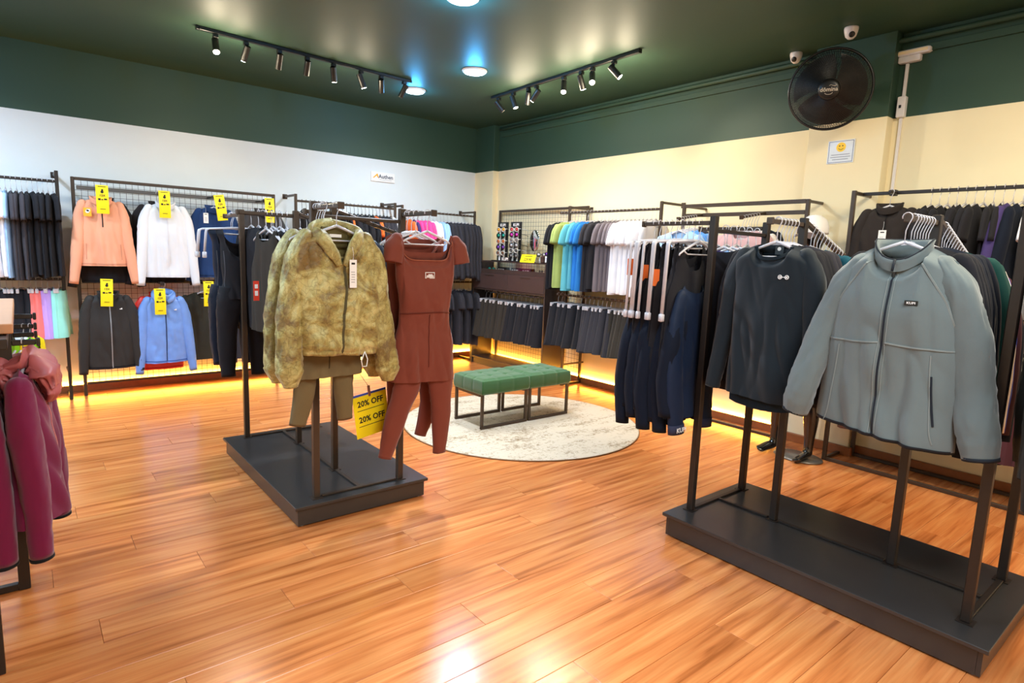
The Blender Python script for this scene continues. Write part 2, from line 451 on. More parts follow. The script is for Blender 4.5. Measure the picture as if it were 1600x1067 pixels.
def set_hanger_mesh(drop):
    m = MB(); R = .018
    pts = [Vector((R*math.cos(a), 0, R*math.sin(a)+.003)) for a in [math.radians(v) for v in (200, 170, 140, 110, 80, 50, 20, -10, -35)]]
    m.tube(pts+[Vector((.006, 0, -.03)), Vector((0, 0, -.05)), Vector((0, 0, -.09))], .0024, 5)
    m.tube([(-.2, 0, -.105), (0, 0, -.09), (.2, 0, -.105)], [.007, .009, .007], 6)
    m.tube([(-.12, 0, -.13), (0, 0, -.135), (.12, 0, -.13)], .004, 5)
    for s in (-1, 1): 
        m.tube([(s*.198, 0, -.105), (s*.212, 0, -.112), (s*.216, 0, -.13), (s*.228, 0, -.12-drop)], [.007, .0085, .0085, .008], 6)
        m.box(s*.229-.013, s*.229+.013, -.009, .009, -.16-drop, -.12-drop, .003)
    return m.mesh('set_hanger', PLASTIC, True)
HS1, HS2 = set_hanger_mesh(.14), set_hanger_mesh(.36)
HM, HMB, CM = hanger_mesh(), hanger_mesh_black(), clip_mesh()

# ---- stock meshes for the dense racks
def tee_mesh(seed, ln=.84, sw=.22, D=.028):
    m = MB(); T = Torso([(0, sw), (.12, sw+.015), (.3, sw+.01), (1, sw+.02)], ln, D=D, fold=.014, fx=16, seed=seed)
    T.add(m, 18, 16)
    for s in (-1, 1):
        limb(m, [(s*(sw-.06), 0, -.15), (s*(sw-.035), 0, -.175), (s*(sw-.005), .0, -.25), (s*(sw+.015), 0, -.36)], [.012, .05, .066, .07], [.01, .022, .024, .022], 10, 12, .06, seed+s)
    return m.mesh('t_shirt', PAPER, True)
def long_mesh(seed, ln=.8, sw=.22, D=.035, splay=.06):
    m = MB(); T = Torso([(0, sw), (.12, sw+.015), (.3, sw+.01), (1, sw+.025)], ln, D=D, fold=.016, fx=15, seed=seed, neck=.075)
    T.add(m, 20, 20)
    for s in (-1, 1):
        limb(m, [(s*(sw-.07), 0, -.15), (s*(sw-.04), 0, -.18), (s*(sw-.0), .0, -.34), (s*(sw+.02), .01, -.58), (s*(sw+splay*.6), -.01, -.84)], [.012, .05, .062, .055, .042], [.012, .03, .036, .036, .03], 18, 14, .07, seed+s)
    return m.mesh('long_sleeve_shirt', PAPER, True)
def tank_mesh(seed, ln=.8):
    m = MB(); T = Torso([(0, .13), (.15, .14), (.35, .2), (1, .22)], ln, D=.03, fold=.014, fx=16, seed=seed, neck=.09, ndf=.14, ndb=.08, slope=.02)
    T.add(m, 18, 18); return m.mesh('tank_shirt', PAPER, True)
def shorts_mesh(seed, ln=.52, w=.125, D=.045, z0=-.10, flare=.075):
    m = MB(); crotch = .5
    def P(a, b, side):
        u = math.sin((a-.5)*PI)*.3+(a*2-1)*.7; t = b; z = lerp(z0, -ln, t)
        hw = w+flare*t; x = u*hw
        d = D*(1+.3*t)*(1-abs(u)**3)**.5
        k = sst(crotch*.8, 1, t)
        x += (.035*k)*(1 if u > 0 else -1)*(1-abs(u))
        pinch = max(0, 1-abs(u)*5)*sst(crotch*.6, crotch*1.2, t); d *= 1-.95*pinch
        y = side*d+(noise.noise(Vector((x*22, z*3, seed*3+side*4)))*.014-abs(noise.noise(Vector((x*30, z*6, seed+side))))*.01)*(.3+t)*(1-u**4)
        return Vector((x, y, z-(.02*(1-abs(u)) if t > .95 else 0)*0))
    for side in (-1, 1): m.grid(lambda a, b: P(a, b, side), 18, 12, flip=side > 0)
    m.box(-w*1.0, w*1.0, -.016, .016, z0-.028, z0+.004, .006)
    return m.mesh('shorts', PAPER, True)
def pants_mesh(seed, ln=1.0, w=.15, z0=-.10, ankle=.06, wide=.12):
    m = MB()
    T = Torso([(0, w-.02), (.3, w), (1, w+.02)], .34, z0=z0, D=.035, neck=.02, ndf=0, ndb=0, slope=0, fold=.008, seed=seed)
    T.add(m, 18, 8)
    for s in (-1, 1):
        limb(m, [(s*.065, 0, -.24), (s*.085, 0, -.36), (s*wide*.85, 0, -.65), (s*wide, .0, -ln)], [.07, .088, .06, ankle], [.035, .045, .035, .025], 14, 12, .07, seed+s)
    return m.mesh('leggings', PAPER, True)
TEES = [tee_mesh(i) for i in range(4)]; TEESD = [tee_mesh(10+i, .80, .215, .02) for i in range(3)]
LONGS = [long_mesh(20+i) for i in range(4)]; TANKS = [tank_mesh(30+i) for i in range(2)]
SHORTS = [shorts_mesh(40+i) for i in range(4)]; PANTS = [pants_mesh(50+i) for i in range(2)]
POOL = {'tee': TEES, 'long': LONGS, 'tank': TANKS, 'shorts': SHORTS, 'pants': PANTS}
NAMES = {'tee': 't_shirt', 'long': 'long_sleeve_shirt', 'tank': 'tank_shirt', 'shorts': 'shorts', 'pants': 'leggings'}
WORD = {'tee': 'T-shirt', 'long': 'long-sleeved top', 'tank': 'tank top', 'shorts': 'shorts', 'pants': 'leggings'}
ORD = ['first', 'second', 'third', 'fourth', 'fifth', 'sixth', 'seventh', 'eighth', 'ninth', 'tenth', 'eleventh', 'twelfth', 'thirteenth', 'fourteenth', 'fifteenth', 'sixteenth', 'seventeenth', 'eighteenth', 'nineteenth', 'twentieth', 'twenty-first', 'twenty-second', 'twenty-third', 'twenty-fourth', 'twenty-fifth', 'twenty-sixth', 'twenty-seventh', 'twenty-eighth', 'twenty-ninth', 'thirtieth']
def setmat(o, mat):
    o.material_slots[0].link = 'OBJECT'; o.material_slots[0].material = mat
COLORS = {
 'white': (238, 236, 240), 'pale blue': (160, 195, 235), 'black': (30, 29, 34), 'dark grey': (66, 62, 68), 'charcoal': (48, 46, 52),
 'coral': (240, 120, 115), 'lilac': (190, 150, 225), 'mint': (150, 220, 205), 'lime green': (152, 166, 98), 'teal': (96, 176, 192),
 'bright blue': (44, 122, 200), 'grey': (122, 112, 118), 'pink': (235, 70, 140), 'orange': (235, 110, 50), 'purple': (66, 54, 104),
 'navy': (12, 20, 36), 'dark teal': (20, 75, 90), 'dark green': (15, 60, 55), 'royal blue': (30, 60, 170), 'blush': (205, 165, 165),
 'brown': (85, 52, 40), 'maroon': (70, 35, 40), 'sky blue': (95, 150, 220), 'off-white': (225, 215, 205), 'olive': (75, 75, 45), 'brownish black': (50, 44, 38)}
def cmat(c): return cloth('fabric_'+c.replace(' ', '_').replace('-', '_'), COLORS[c])
def bar_row(items, p0, p1, rz, where, group, end='left', hcol=None, jit=.12, hang=None, zd=0, scale=1.0):
    """items in order from p0 to p1; each (kind, colour). where: short name of the bar."""
    tot = {}; n = len(items); p0, p1 = Vector(p0), Vector(p1); seen = {}
    for k, c in items: tot[(k, c)] = tot.get((k, c), 0)+1
    for i, (k, c) in enumerate(items):
        f = i/max(1, n-1); p = p0.lerp(p1, f); a = rz+random.uniform(-jit, jit)
        seen[(k, c)] = seen.get((k, c), 0)+1
        pair = 'pair of ' if k in ('shorts', 'pants') else ''
        if tot[(k, c)] == 1: lab = f'only {c} {pair}{WORD[k]} on {where}'; 
        else: lab = f'{ORD[seen[(k, c)]-1]} {c} {pair}{WORD[k]} from {end}, {where}'
        o = link(NAMES[k], random.choice(POOL[k]), None, tuple(p+Vector((0, 0, zd))), a)
        o.scale = (scale*random.uniform(.96, 1.02), scale*random.uniform(.9, 1.15), scale*random.uniform(.97, 1.03)); setmat(o, cmat(c))
        tag(o, lab, 'leggings' if k == 'pants' else ('shorts' if k == 'shorts' else 'shirt'), group)
        hm = CM if k in ('shorts', 'pants') else (hcol or HM)
        hcw = 'black hanger' if hm is HMB else 'clear hanger'
        h = link('clip_hanger' if hm is CM else ('set_hanger' if hm in (HS1, HS2) else 'hanger'), hm, None, tuple(p), a)
        if scale != 1: h.scale = (scale,)*3
        hl = lab.replace('only ', '')
        tag(h, f'{hcw} of {hl}', 'hanger', 'hangers on '+where)
def run(*a):
    out = []
    for k, c, n in a: out += [(k, c)]*n
    return out
def price_card(loc, rz, label, w=.098, h=.235, tilt=0, grp='yellow price cards on the wall jackets'):
    t = thing('price_card', label, 'price tag', loc, rz, grp); t.rotation_euler = (0, tilt, rz)
    m = MB(); m.grid(lambda a, b: ((a-.5)*w, -.012*math.sin(b*PI*.9), .04-b*h), 3, 8); 
    m.grid(lambda a, b: ((a-.5)*w, -.012*math.sin(b*PI*.9)+.001, .04-b*h), 3, 8, True)
    m.build('card', CARD, t, True)
    yy = lambda z: -.012*math.sin((.04-z)/h*PI*.9)-.0015
    d = MB(); z = -.01; d.disc((0, yy(z), z-.01), .012, (0, -1, 0), .0008, 12); d.box(-.005, .009, yy(z)-.001, yy(z), z, z+.014); d.build('symbol', INK, t)
    text('12X', .026, INK, t, FM(0, yy(-.05), -.052), bold=.0004)
    d = MB(); z = -.085
    d.box(-.032, -.014, yy(z)-.001, yy(z), z-.008, z+.008).box(.012, .034, yy(z)-.001, yy(z), z-.004, z+.008).box(-.008, .004, yy(z)-.001, yy(z), z-.006, z+.002)
    d.box(-.03, .03, yy(.028)-.001, yy(.028), .024, .029).box(-.02, .02, yy(-.17)-.001, yy(-.17), -.172, -.168)
    d.build('print', INK, t)
    return t
def hang_tag(parent, x, y, z, w=.035, h=.09, mat=PAPER, name='swing_tag', rz=0, lab=None):
    m = MB().box(x-w/2, x+w/2, y-.0015, y, z-h, z, 0); o = m.build(name, mat, parent)
    g_ = plain('tag_print_grey', (150, 148, 148), .6)
    MB().box(x-w*.25, x+w*.25, y-.002, y-.0014, z-h*.17, z-h*.1).build('print', INK if mat is PAPER else PAPER, o)
    b_ = MB()
    for q in range(5): b_.box(x-w*(.3-.03*(q % 3)), x+w*(.22+.04*(q % 2)), y-.002, y-.0014, z-h*(.45+.09*q), z-h*(.425+.09*q))
    b_.build('small_print', g_, o)
    MB().tube([(x, y-.001, z), (x+.003, y+.002, z+.03), (x, y+.008, z+.06)], .0008, 4).build('cord', PAPER, o)
    return o

# ================================================================== CENTRE FURNITURE
def platform(x0, x1, y0, y1, z, label):
    t = thing('display_platform', label, 'platform', ((x0+x1)/2, (y0+y1)/2, 0))
    a, b = (x1-x0)/2, (y1-y0)/2
    MB().box(-a, a, -b, b, z-.018, z, .002).build('top_board', PLAT, t)
    i = .018
    MB().box(-a+i, a-i, -b+i, -b+i+.016, .008, z-.0185).build('side_board', PLAT, t)
    MB().box(-a+i, a-i, b-i-.016, b-i, .008, z-.0185).build('side_board', PLAT, t)
    MB().box(-a+i, -a+i+.016, -b+i+.017, b-i-.017, .008, z-.0185).build('side_board', PLAT, t)
    MB().box(a-i-.016, a-i, -b+i+.017, b-i-.017, .008, z-.0185).build('side_board', PLAT, t)
    for sx in (-1, 1):
        for sy in (-1, 0, 1): MB().disc((sx*(a-.045), sy*(b-.045), 0), .014, (0, 0, 1), .03, 10).build('foot', WHITEP, t)
    return t
platform(1.06, 1.875, 3.055, 4.53, .12, 'low black wooden platform under the centre clothes rack, left of the rug')
platform(2.66, 3.48, .436, 1.89, .13, 'low black wooden platform under the right foreground clothes rack')
def arm(t, a, b, mat=STEELB, r=.011):
    a, b = Vector(a), Vector(b)
    o = MB().beam(a, b, .022, .022, .003).build('arm', mat, t); d = (b-a).normalized()
    MB().beam(b+d*.0005, b+d*.014, .034, .034, .003).build('end_cap', mat, o); return o
def rack(label, x0, x1, ya, yb, zb, centers, P=.035, top=1.735, arms=(), wf=(), ends=(1.66, 1.71), mat=STEELB):
    """ya near end frame, yb far end frame; centre posts carry a flat arm to -x and a sloping arm to +x."""
    t = thing('clothes_rack', label, 'clothes rack', (0, 0, 0))
    xc = (x0+x1)/2; E_ = .0008
    def post(x, y, h): 
        o = MB().box(x-P/2, x+P/2, y-P/2, y+P/2, zb+.004, h, .003).build('post', mat, t)
        MB().box(x-P/2-.012, x+P/2+.012, y-P/2-.012, y+P/2+.012, zb+E_, zb+.004).build('foot_plate', mat, o)
    for x in (x0, x1):
        for y in (ya, yb): post(x, y, top)
    for y in centers: post(xc, y, top)
    for y in (ya, yb): MB().box(x0+P/2+.012, x1-P/2-.012, y-.012, y+.012, zb+E_, zb+.012, .002).build('floor_rail', mat, t)
    ys = [ya]+sorted(centers)+[yb]
    for a, b in zip(ys[:-1], ys[1:]):
        MB().box(xc-.010, xc+.010, a+.03 if a != ya else a+.0125, b-.03 if b != yb else b-.0125, zb+E_, zb+.012, .002).build('floor_rail', mat, t)
    for y, h in zip((ya, yb), ends): MB().beam((x0+P/2, y, h), (x1-P/2, y, h), .02).build('cross_bar', mat, t)
    for a, b in arms: arm(t, a, b)
    for a, b in wf: arm(t, a, b)
    return t
AZ = 1.70
rack('dark bronze metal clothes rack standing on the centre platform', 1.205, 1.722, 3.14, 4.455, .12, (3.5, 4.13),
     arms=[((1.205, 3.12, AZ), (1.205, 2.80, AZ)), ((1.722, 3.12, AZ), (1.722, 2.80, AZ)), ((1.205, 4.475, AZ), (1.205, 4.86, AZ)), ((1.445, 4.13, AZ), (1.10, 4.13, AZ)), ((1.445, 3.5, AZ), (1.30, 3.5, AZ))],
     wf=[((1.485, 3.5, 1.715), (1.95, 3.5, 1.585)), ((1.485, 4.13, 1.715), (1.9, 4.13, 1.6))])
rack('dark bronze metal clothes rack standing on the right foreground platform', 2.82, 3.35, .548, 1.82, .13, (.905, 1.48),
     arms=[((2.82, 1.84, AZ), (2.82, 2.27, AZ)), ((3.35, 1.84, AZ), (3.35, 2.25, AZ)), ((3.065, 1.48, AZ), (2.76, 1.48, AZ)), ((3.065, .905, AZ), (2.76, .905, AZ)), ((2.82, .528, AZ), (2.82, .10, AZ))],
     wf=[((3.105, 1.48, 1.715), (3.56, 1.48, 1.56)), ((3.105, .905, 1.715), (3.56, .905, 1.56))], ends=(1.66, 1.66), mat=STEEL)

# ---- rug and stools
def rug_mat():
    m, nt, b = nodes('rug_pile')
    tc = N(nt, 'ShaderNodeTexCoord')
    n1 = N(nt, 'ShaderNodeTexNoise', i_Scale=3.2, i_Detail=8.0, i_Roughness=.75); n2 = N(nt, 'ShaderNodeTexNoise', i_Scale=42.0, i_Detail=5.0, i_Roughness=.8)
    mp = N(nt, 'ShaderNodeMapping'); mp.inputs['Scale'].default_value = (.5, 1.6, 1)
    nt.links.new(tc.outputs['Object'], mp.inputs['Vector']); nt.links.new(mp.outputs[0], n1.inputs['Vector']); nt.links.new(tc.outputs['Object'], n2.inputs['Vector'])
    ad = N(nt, 'ShaderNodeMath', operation='ADD'); nt.links.new(n1.outputs['Fac'], ad.inputs[0]); nt.links.new(n2.outputs['Fac'], ad.inputs[1])
    cr = N(nt, 'ShaderNodeValToRGB'); e = cr.color_ramp.elements
    e[0].position = .80; e[0].color = srgb((140, 118, 92))+(1,); e[1].position = 1.12/1.0 if False else .99; e[1].color = srgb((204, 190, 170))+(1,)
    nt.links.new(ad.outputs[0], cr.inputs['Fac']); nt.links.new(cr.outputs[0], b.inputs['Base Color'])
    b.inputs['Roughness'].default_value = .95; b.inputs['Specular IOR Level'].default_value = .1
    bp = N(nt, 'ShaderNodeBump', i_Strength=.6, i_Distance=.004); nt.links.new(n2.outputs['Fac'], bp.inputs['Height']); nt.links.new(bp.outputs['Normal'], b.inputs['Normal'])
    return m
RUGM = rug_mat()
rg = MB().lathe([(0.001, .0005), (1.045, .0005), (1.05, .004), (1.046, .009), (1.035, .011), (.001, .0115)], 96).build('round_rug', RUGM, None, True, (3.44, 4.03, 0))
tag(rg, 'round beige mottled low-pile rug under the two green stools', 'rug')
MB().torus((0, 0, .006), (1, 0, 0), (0, 1, 0), 1.049, .005, 96, 5).build('edge_binding', cloth('rug_binding', (150, 118, 88)), rg, True)
VELV = cloth('green_velvet', (40, 88, 42), .7, 1200, .1, .5, .12)
def stool(x0, x1, y0, y1, label):
    cx, cy = (x0+x1)/2, (y0+y1)/2; a, b = (x1-x0)/2, (y1-y0)/2; zf = .0117
    t = thing('upholstered_stool', label, 'stool', (cx, cy, zf), 0, None)
    H0, H1 = .30, .432; n = 44
    def top(u, v):
        X, Y = (u*2-1)*a, (v*2-1)*b; e = min(1-abs(u*2-1), 1-abs(v*2-1))
        z = H1-.012+.016*sst(0, .16, e)
        for q in (1/3, 2/3):     # seams of the tufting
            z -= .0045*math.exp(-((u-q)/.03)**2)*1; z -= .0045*math.exp(-((v-q)/.022)**2)
            for r in (1/3, 2/3): z -= .012*math.exp(-(((u-q)**2+(v-r)**2)/.0016))
        return (X, Y, z)
    m = MB().grid(top, n, n, True); 
    ring = []
    per = [(-a+2*a*i/n, -b) for i in range(n)]+[(a, -b+2*b*i/n) for i in range(n)]+[(a-2*a*i/n, b) for i in range(n)]+[(-a, b-2*b*i/n) for i in range(n)]
    def pz(x, y): return top((x/a+1)/2, (y/b+1)/2)[2]
    def inset(x, y, k): return (x*(1+k/a), y*(1+k/b))
    rings = []
    for h, k in ((None, 0), (H1-.02, .005), (H1-.05, .008), ((H0+H1)/2-.02, .009), (H0+.02, .007), (H0, 0), (H0, -.03)):
        r = []
        for i, (x, y) in enumerate(per):
            X, Y = inset(x, y, k); f = (i % n)/n
            g = -.004*sum(math.exp(-((f-q)/.02)**2) for q in (1/3, 2/3)) if h and k > 0 else 0
            X, Y = inset(x, y, k+g); r.append(Vector((X, Y, h if h else pz(x, y))))
        rings.append(r)
    m.loft(rings, True); me = m.mesh('seat', VELV, True); link('seat', me, t)
    for q in (1/3, 2/3):
        for r in (1/3, 2/3):
            X, Y = (q*2-1)*a, (r*2-1)*b
            MB().lathe([(.001, H1-.026), (.011, H1-.024), (.012, H1-.02), (.008, H1-.016), (.001, H1-.015)], 10, Matrix.Translation((X, Y, 0))).build('button', VELV, t, True)
    i = .012
    for sx in (-1, 1):
        for sy in (-1, 1): MB().box(sx*(a-i)-.012, sx*(a-i)+.012, sy*(b-i-.004)-.012, sy*(b-i-.004)+.012, .0245, H0-.0005, .002).build('leg', STEELB, t)
    for sy in (-1, 1): MB().box(-(a-i)-.012, a-i+.012, sy*(b-i-.004)-.012, sy*(b-i-.004)+.012, .0005, .024, .002).build('floor_bar', STEELB, t)
    for sx in (-1, 1): MB().box(sx*(a-i-.0)-.010, sx*(a-i)+.010, -(b-i-.03), b-i-.03, H0-.022, H0-.0008, .002).build('seat_rail', STEELB, t)
stool(2.965, 3.475, 3.985, 4.405, 'green velvet tufted stool on the rug, nearest the centre clothes rack')
stool(3.495, 3.985, 3.985, 4.405, 'green velvet tufted stool on the rug, farther one towards the cabinet')

# ================================================================== HERO GARMENTS
def fleece():
    F = cloth('grey_fleece', (102, 112, 112), .95, 700, .08, .35, .2); TR = cloth('dark_binding', (30, 36, 44), .7)
    SEAM = cloth('fleece_seam', (126, 134, 132), .9)
    t = thing('fleece_jacket', 'large grey zip-up fleece jacket facing out at the front of right foreground rack', 'jacket', (2.735, .905, AZ), -PI/2)
    T = Torso([(0, .19), (.12, .205), (.3, .235), (.55, .245), (.8, .255), (1, .262)], .868, z0=-.115, D=.085, neck=.095, ndf=.085, ndb=.0, slope=.055, fold=.03, fx=6.5, seed=3, hem=.0, dtab=[(0, .07), (.3, .1), (1, .085)], zsag=-.02)
    # body
    MBt = MB(); T.add(MBt, 76, 76); MBt.build('body', F, t, True)
    fy = T.front
    for s, pts in ((-1, [(-.12, .0, -.15), (-.15, 0, -.18), (-.195, -.005, -.28), (-.25, -.02, -.45), (-.278, -.06, -.60), (-.305, -.08, -.74), (-.325, -.07, -.845)]),
                   (1, [(.12, 0, -.15), (.15, 0, -.18), (.20, .0, -.28), (.250, .01, -.45), (.285, .01, -.64), (.32, -.01, -.78), (.345, -.02, -.885)])):
        m = MB(); limb(m, pts, [.010, .036, .066, .064, .062, .066, .054] if s < 0 else [.010, .036, .068, .076, .074, .07, .058], [.02, .055, .07, .06, .052, .056, .046], 48, 34, .09, 4+s, cuff=5)
        sl = m.build('sleeve', F, t, True)
        c = MB(); e = Vector(pts[-1]); limb(c, [tuple(e+Vector((0, 0, .008))), tuple(e+Vector((.003*s, 0, -.006)))], [(.055 if s < 0 else .059)]*2, [.047]*2, 2, 26, 0, 0); c.build('cuff_binding', TR, sl, True)
    # raglan seams, yoke seam, zip, hem and pockets
    for s in (-1, 1):
        strip('seam', SEAM, t, fy, [(s*.09, -.17), (s*.14, -.245), (s*.19, -.33), (s*.222, -.42)], .006, .004)
        strip('seam', SEAM, t, fy, [(s*.012, -.49), (s*.09, -.497), (s*.17, -.498), (s*.228, -.50)], .006, .004)
        if s > 0: strip('pocket_zip', TR, t, fy, [(s*.175, -.60), (s*.185, -.70), (s*.20, -.79)], .007, .004)
        strip('seam', SEAM, t, fy, [(s*.165, -.52), (s*.172, -.62), (s*.19, -.80), (s*.205, -.86)], .004, .003)
    z = strip('zipper', TR, t, fy, [(0, -.20), (.003, -.4), (-.002, -.62), (.0, -.865)], .0065, .004, 50)
    MB().box(-.005, .005, fy(0, -.22)-.012, fy(0, -.22)-.004, -.255, -.19, .002).build('zip_pull', BLACKP, z)
    for dx in (-.012, .012): strip('stitching', SEAM, t, fy, [(dx, -.22), (dx+.003, -.4), (dx-.002, -.62), (dx, -.86)], .003, .003, 40)
    m = MB(); R = []
    for i in range(61):
        u = -1+2*i/60; R.append(T.pt(u, 1, -1)); 
    B_ = [T.pt(u/30-1, 1, 1) for u in range(60, -1, -1)]
    ringp = R+B_[1:-1]
    m.loft([[p+Vector((0, -.003 if p.y < 0 else .003, .005)) for p in ringp], [p+Vector((0, -.003 if p.y < 0 else .003, -.008)) for p in ringp], [p+Vector((0, .004 if p.y < 0 else -.004, -.006)) for p in ringp]], False)
    m.build('hem_binding', TR, t, True)
    # stand collar: outer fleece, dark binding, inside
    cl = collar('collar', F, t, .094, .066, -.135, .05, .003, .006, .078, 2)
    MB_ = MB(); rg_ = []
    for i in range(36):
        a = 2*PI*i/36; fr = max(0, -math.sin(a)); rg_.append((0.100*math.cos(a), .072*math.sin(a), -.135+.052*(1-.10*fr)-.078*fr**1.5))
    MB_.tube(rg_+[rg_[0]], .0035, 5, False); MB_.build('collar_binding', TR, cl, True)
    MB().tube([(0, -.076, -.165), (0, -.086, -.19), (0, -.092, -.21)], .005, 5).build('zip_pull', TR, cl, True)
    # inner back panel closing the neck
    # sewn label
    y0 = min(fy(.085+d, -.325) for d in (-.022, 0, .022))
    lb = MB().box(.064, .110, y0-.005, y0-.002, -.337, -.318, .001).build('brand_label', BLACKP, t)
    text('KUPI', .012, PAPER, lb, FM(.087, y0-.0056, -.3275), bold=.0002, sx=1.2)
    h = link('hanger', HM, None, (2.735, .905, AZ), -PI/2); tag(h, 'clear hanger of the grey fleece jacket at the rack front', 'hanger')
fleece()

def camo_mat():
    m, nt, b = nodes('camo_print_nylon')
    tc = N(nt, 'ShaderNodeTexCoord')
    n1 = N(nt, 'ShaderNodeTexNoise', i_Scale=9.0, i_Detail=5.0, i_Roughness=.65, i_Distortion=.8)
    v = N(nt, 'ShaderNodeTexVoronoi', feature='DISTANCE_TO_EDGE', i_Scale=26.0)
    nd = N(nt, 'ShaderNodeTexNoise', i_Scale=14.0, i_Detail=3.0)
    mxv = N(nt, 'ShaderNodeMix', data_type='VECTOR'); mxv.inputs['Factor'].default_value = .10
    nt.links.new(tc.outputs['Object'], nd.inputs['Vector']); nt.links.new(tc.outputs['Object'], mxv.inputs['A']); nt.links.new(nd.outputs['Color'], mxv.inputs['B'])
    nt.links.new(mxv.outputs['Result'], v.inputs['Vector']); nt.links.new(tc.outputs['Object'], n1.inputs['Vector'])
    cr = N(nt, 'ShaderNodeValToRGB'); e = cr.color_ramp.elements
    e[0].position = .36; e[0].color = srgb((122, 96, 46))+(1,); e[1].position = .62; e[1].color = srgb((196, 184, 122))+(1,)
    k = e.new(.5); k.color = srgb((162, 146, 82))+(1,)
    nt.links.new(n1.outputs['Fac'], cr.inputs['Fac'])
    c2 = N(nt, 'ShaderNodeValToRGB'); c2.color_ramp.elements[0].position = .02; c2.color_ramp.elements[0].color = (.5, .46, .34, 1); c2.color_ramp.elements[1].position = .055
    nt.links.new(v.outputs['Distance'], c2.inputs['Fac'])
    mx = N(nt, 'ShaderNodeMix', data_type='RGBA', blend_type='MULTIPLY'); mx.inputs['Factor'].default_value = .55
    nt.links.new(cr.outputs[0], mx.inputs['A']); nt.links.new(c2.outputs[0], mx.inputs['B']); nt.links.new(mx.outputs['Result'], b.inputs['Base Color'])
    n3 = N(nt, 'ShaderNodeTexNoise', i_Scale=22.0, i_Detail=6.0, i_Distortion=1.2); nt.links.new(tc.outputs['Object'], n3.inputs['Vector'])
    bp = N(nt, 'ShaderNodeBump', i_Strength=.45, i_Distance=.012); nt.links.new(n3.outputs['Fac'], bp.inputs['Height']); nt.links.new(bp.outputs['Normal'], b.inputs['Normal'])
    b.inputs['Roughness'].default_value = .55; b.inputs['Sheen Weight'].default_value = .2
    return m
CAMO = camo_mat(); CAMOD = cloth('camo_lining', (96, 84, 48))
def camo_jacket(y, label, first, dx=0):
    t = thing('windbreaker_jacket', label, 'jacket', (1.212+dx, y, AZ), 0)
    T = Torso([(0, .185), (.1, .205), (.3, .225), (.6, .242), (.85, .25), (1, .235)], .72, z0=-.112, D=.06, neck=.10, ndf=.13, ndb=.0, slope=.04, fold=.026, fx=10, crump=.011, seed=8, gather=.006, dtab=[(0, .05), (.5, .075), (.92, .07), (1, .05)], zsag=-.012)
    m = MB(); T.add(m, 80, 80); m.build('body', CAMO, t, True); fy = T.front
    for s, pts in ((-1, [(-.12, 0, -.135), (-.155, 0, -.16), (-.20, -.005, -.28), (-.235, -.015, -.46), (-.252, -.04, -.62), (-.255, -.05, -.76), (-.25, -.05, -.86)]),
                   (1, [(.12, 0, -.135), (.155, 0, -.16), (.20, 0, -.28), (.23, 0, -.48), (.25, -.01, -.66), (.268, -.02, -.80), (.272, -.02, -.885)])):
        m = MB(); limb(m, pts, [.012, .042, .062, .060, .064, .066, .034], [.015, .045, .052, .05, .048, .05, .032], 52, 34, .15, 12+s, cuff=7)
        m.build('sleeve', CAMO, t, True)
    if first:
        z = strip('zipper', cloth('zip_tape', (82, 76, 52)), t, fy, [(.012, -.25), (.016, -.4), (.0, -.55), (.002, -.715)], .012, .004, 50)
        # open hood lying around the neck
        for s in (-1, 1):
            m = MB(); limb(m, [(s*.012, -.066, -.285), (s*.05, -.062, -.215), (s*.095, -.045, -.15), (s*.115, .01, -.118), (s*.06, .06, -.10), (0, .07, -.095)], [.016, .034, .036, .03, .035, .04], [.008, .012, .016, .02, .03, .034], 30, 20, .3, 40+s, False)
            m.build('hood', CAMO, t, True)
        m = MB(); m.box(-.07, .07, .02, .03, -.2, -.10, .005); m.build('neck_lining', CAMOD, t)
        MB().box(-.03, .03, .012, .018, -.15, -.135).build('size_label', PAPER, t)
        hang_tag(t, .045, fy(.045, -.3)-.02, -.255, .036, .135)
        m = MB(); m.tube([(.12, -.06, -.715), (.10, -.065, -.76), (.105, -.065, -.79), (.128, -.065, -.79), (.135, -.062, -.755), (.12, -.06, -.715)], .003, 6); m.build('drawcord', PAPER, t, True)
        m = MB()
        rp = [T.pt(-1+i/30, 1, -1) for i in range(61)]+[T.pt(1-i/30, 1, 1) for i in range(1, 60)]
        m.loft([[p+Vector((0, -.003 if p.y < 0 else .003, .022)) for p in rp], [p+Vector((0, -.004 if p.y < 0 else .004, .01)) for p in rp], [p+Vector((0, -.002 if p.y < 0 else .002, -.004)) for p in rp], [p+Vector((0, .01 if p.y < 0 else -.01, -.002)) for p in rp]], False)
        m.build('hem_band', CAMO, t, True)
    h = link('hanger', HM, None, (1.212+dx, y, AZ), 0); tag(h, 'clear hanger of the '+label[:46].rsplit(' ', 1)[0], 'hanger')
camo_jacket(2.86, 'olive and sand leaf-print windbreaker facing out on centre rack, frontmost', True)
camo_jacket(3.0, 'second olive leaf-print windbreaker close behind the frontmost one, centre rack', False, -.01)
for i, y in enumerate((3.03, 3.065, 3.1)):
    h = link('hanger', HM, None, (1.205, y, AZ), random.uniform(-.1, .1)); tag(h, f'{ORD[i]} spare clear hanger behind the leaf-print windbreakers', 'hanger', 'spare hangers on the centre rack')
OLV = cloth('olive_knit', (112, 96, 66), .85)
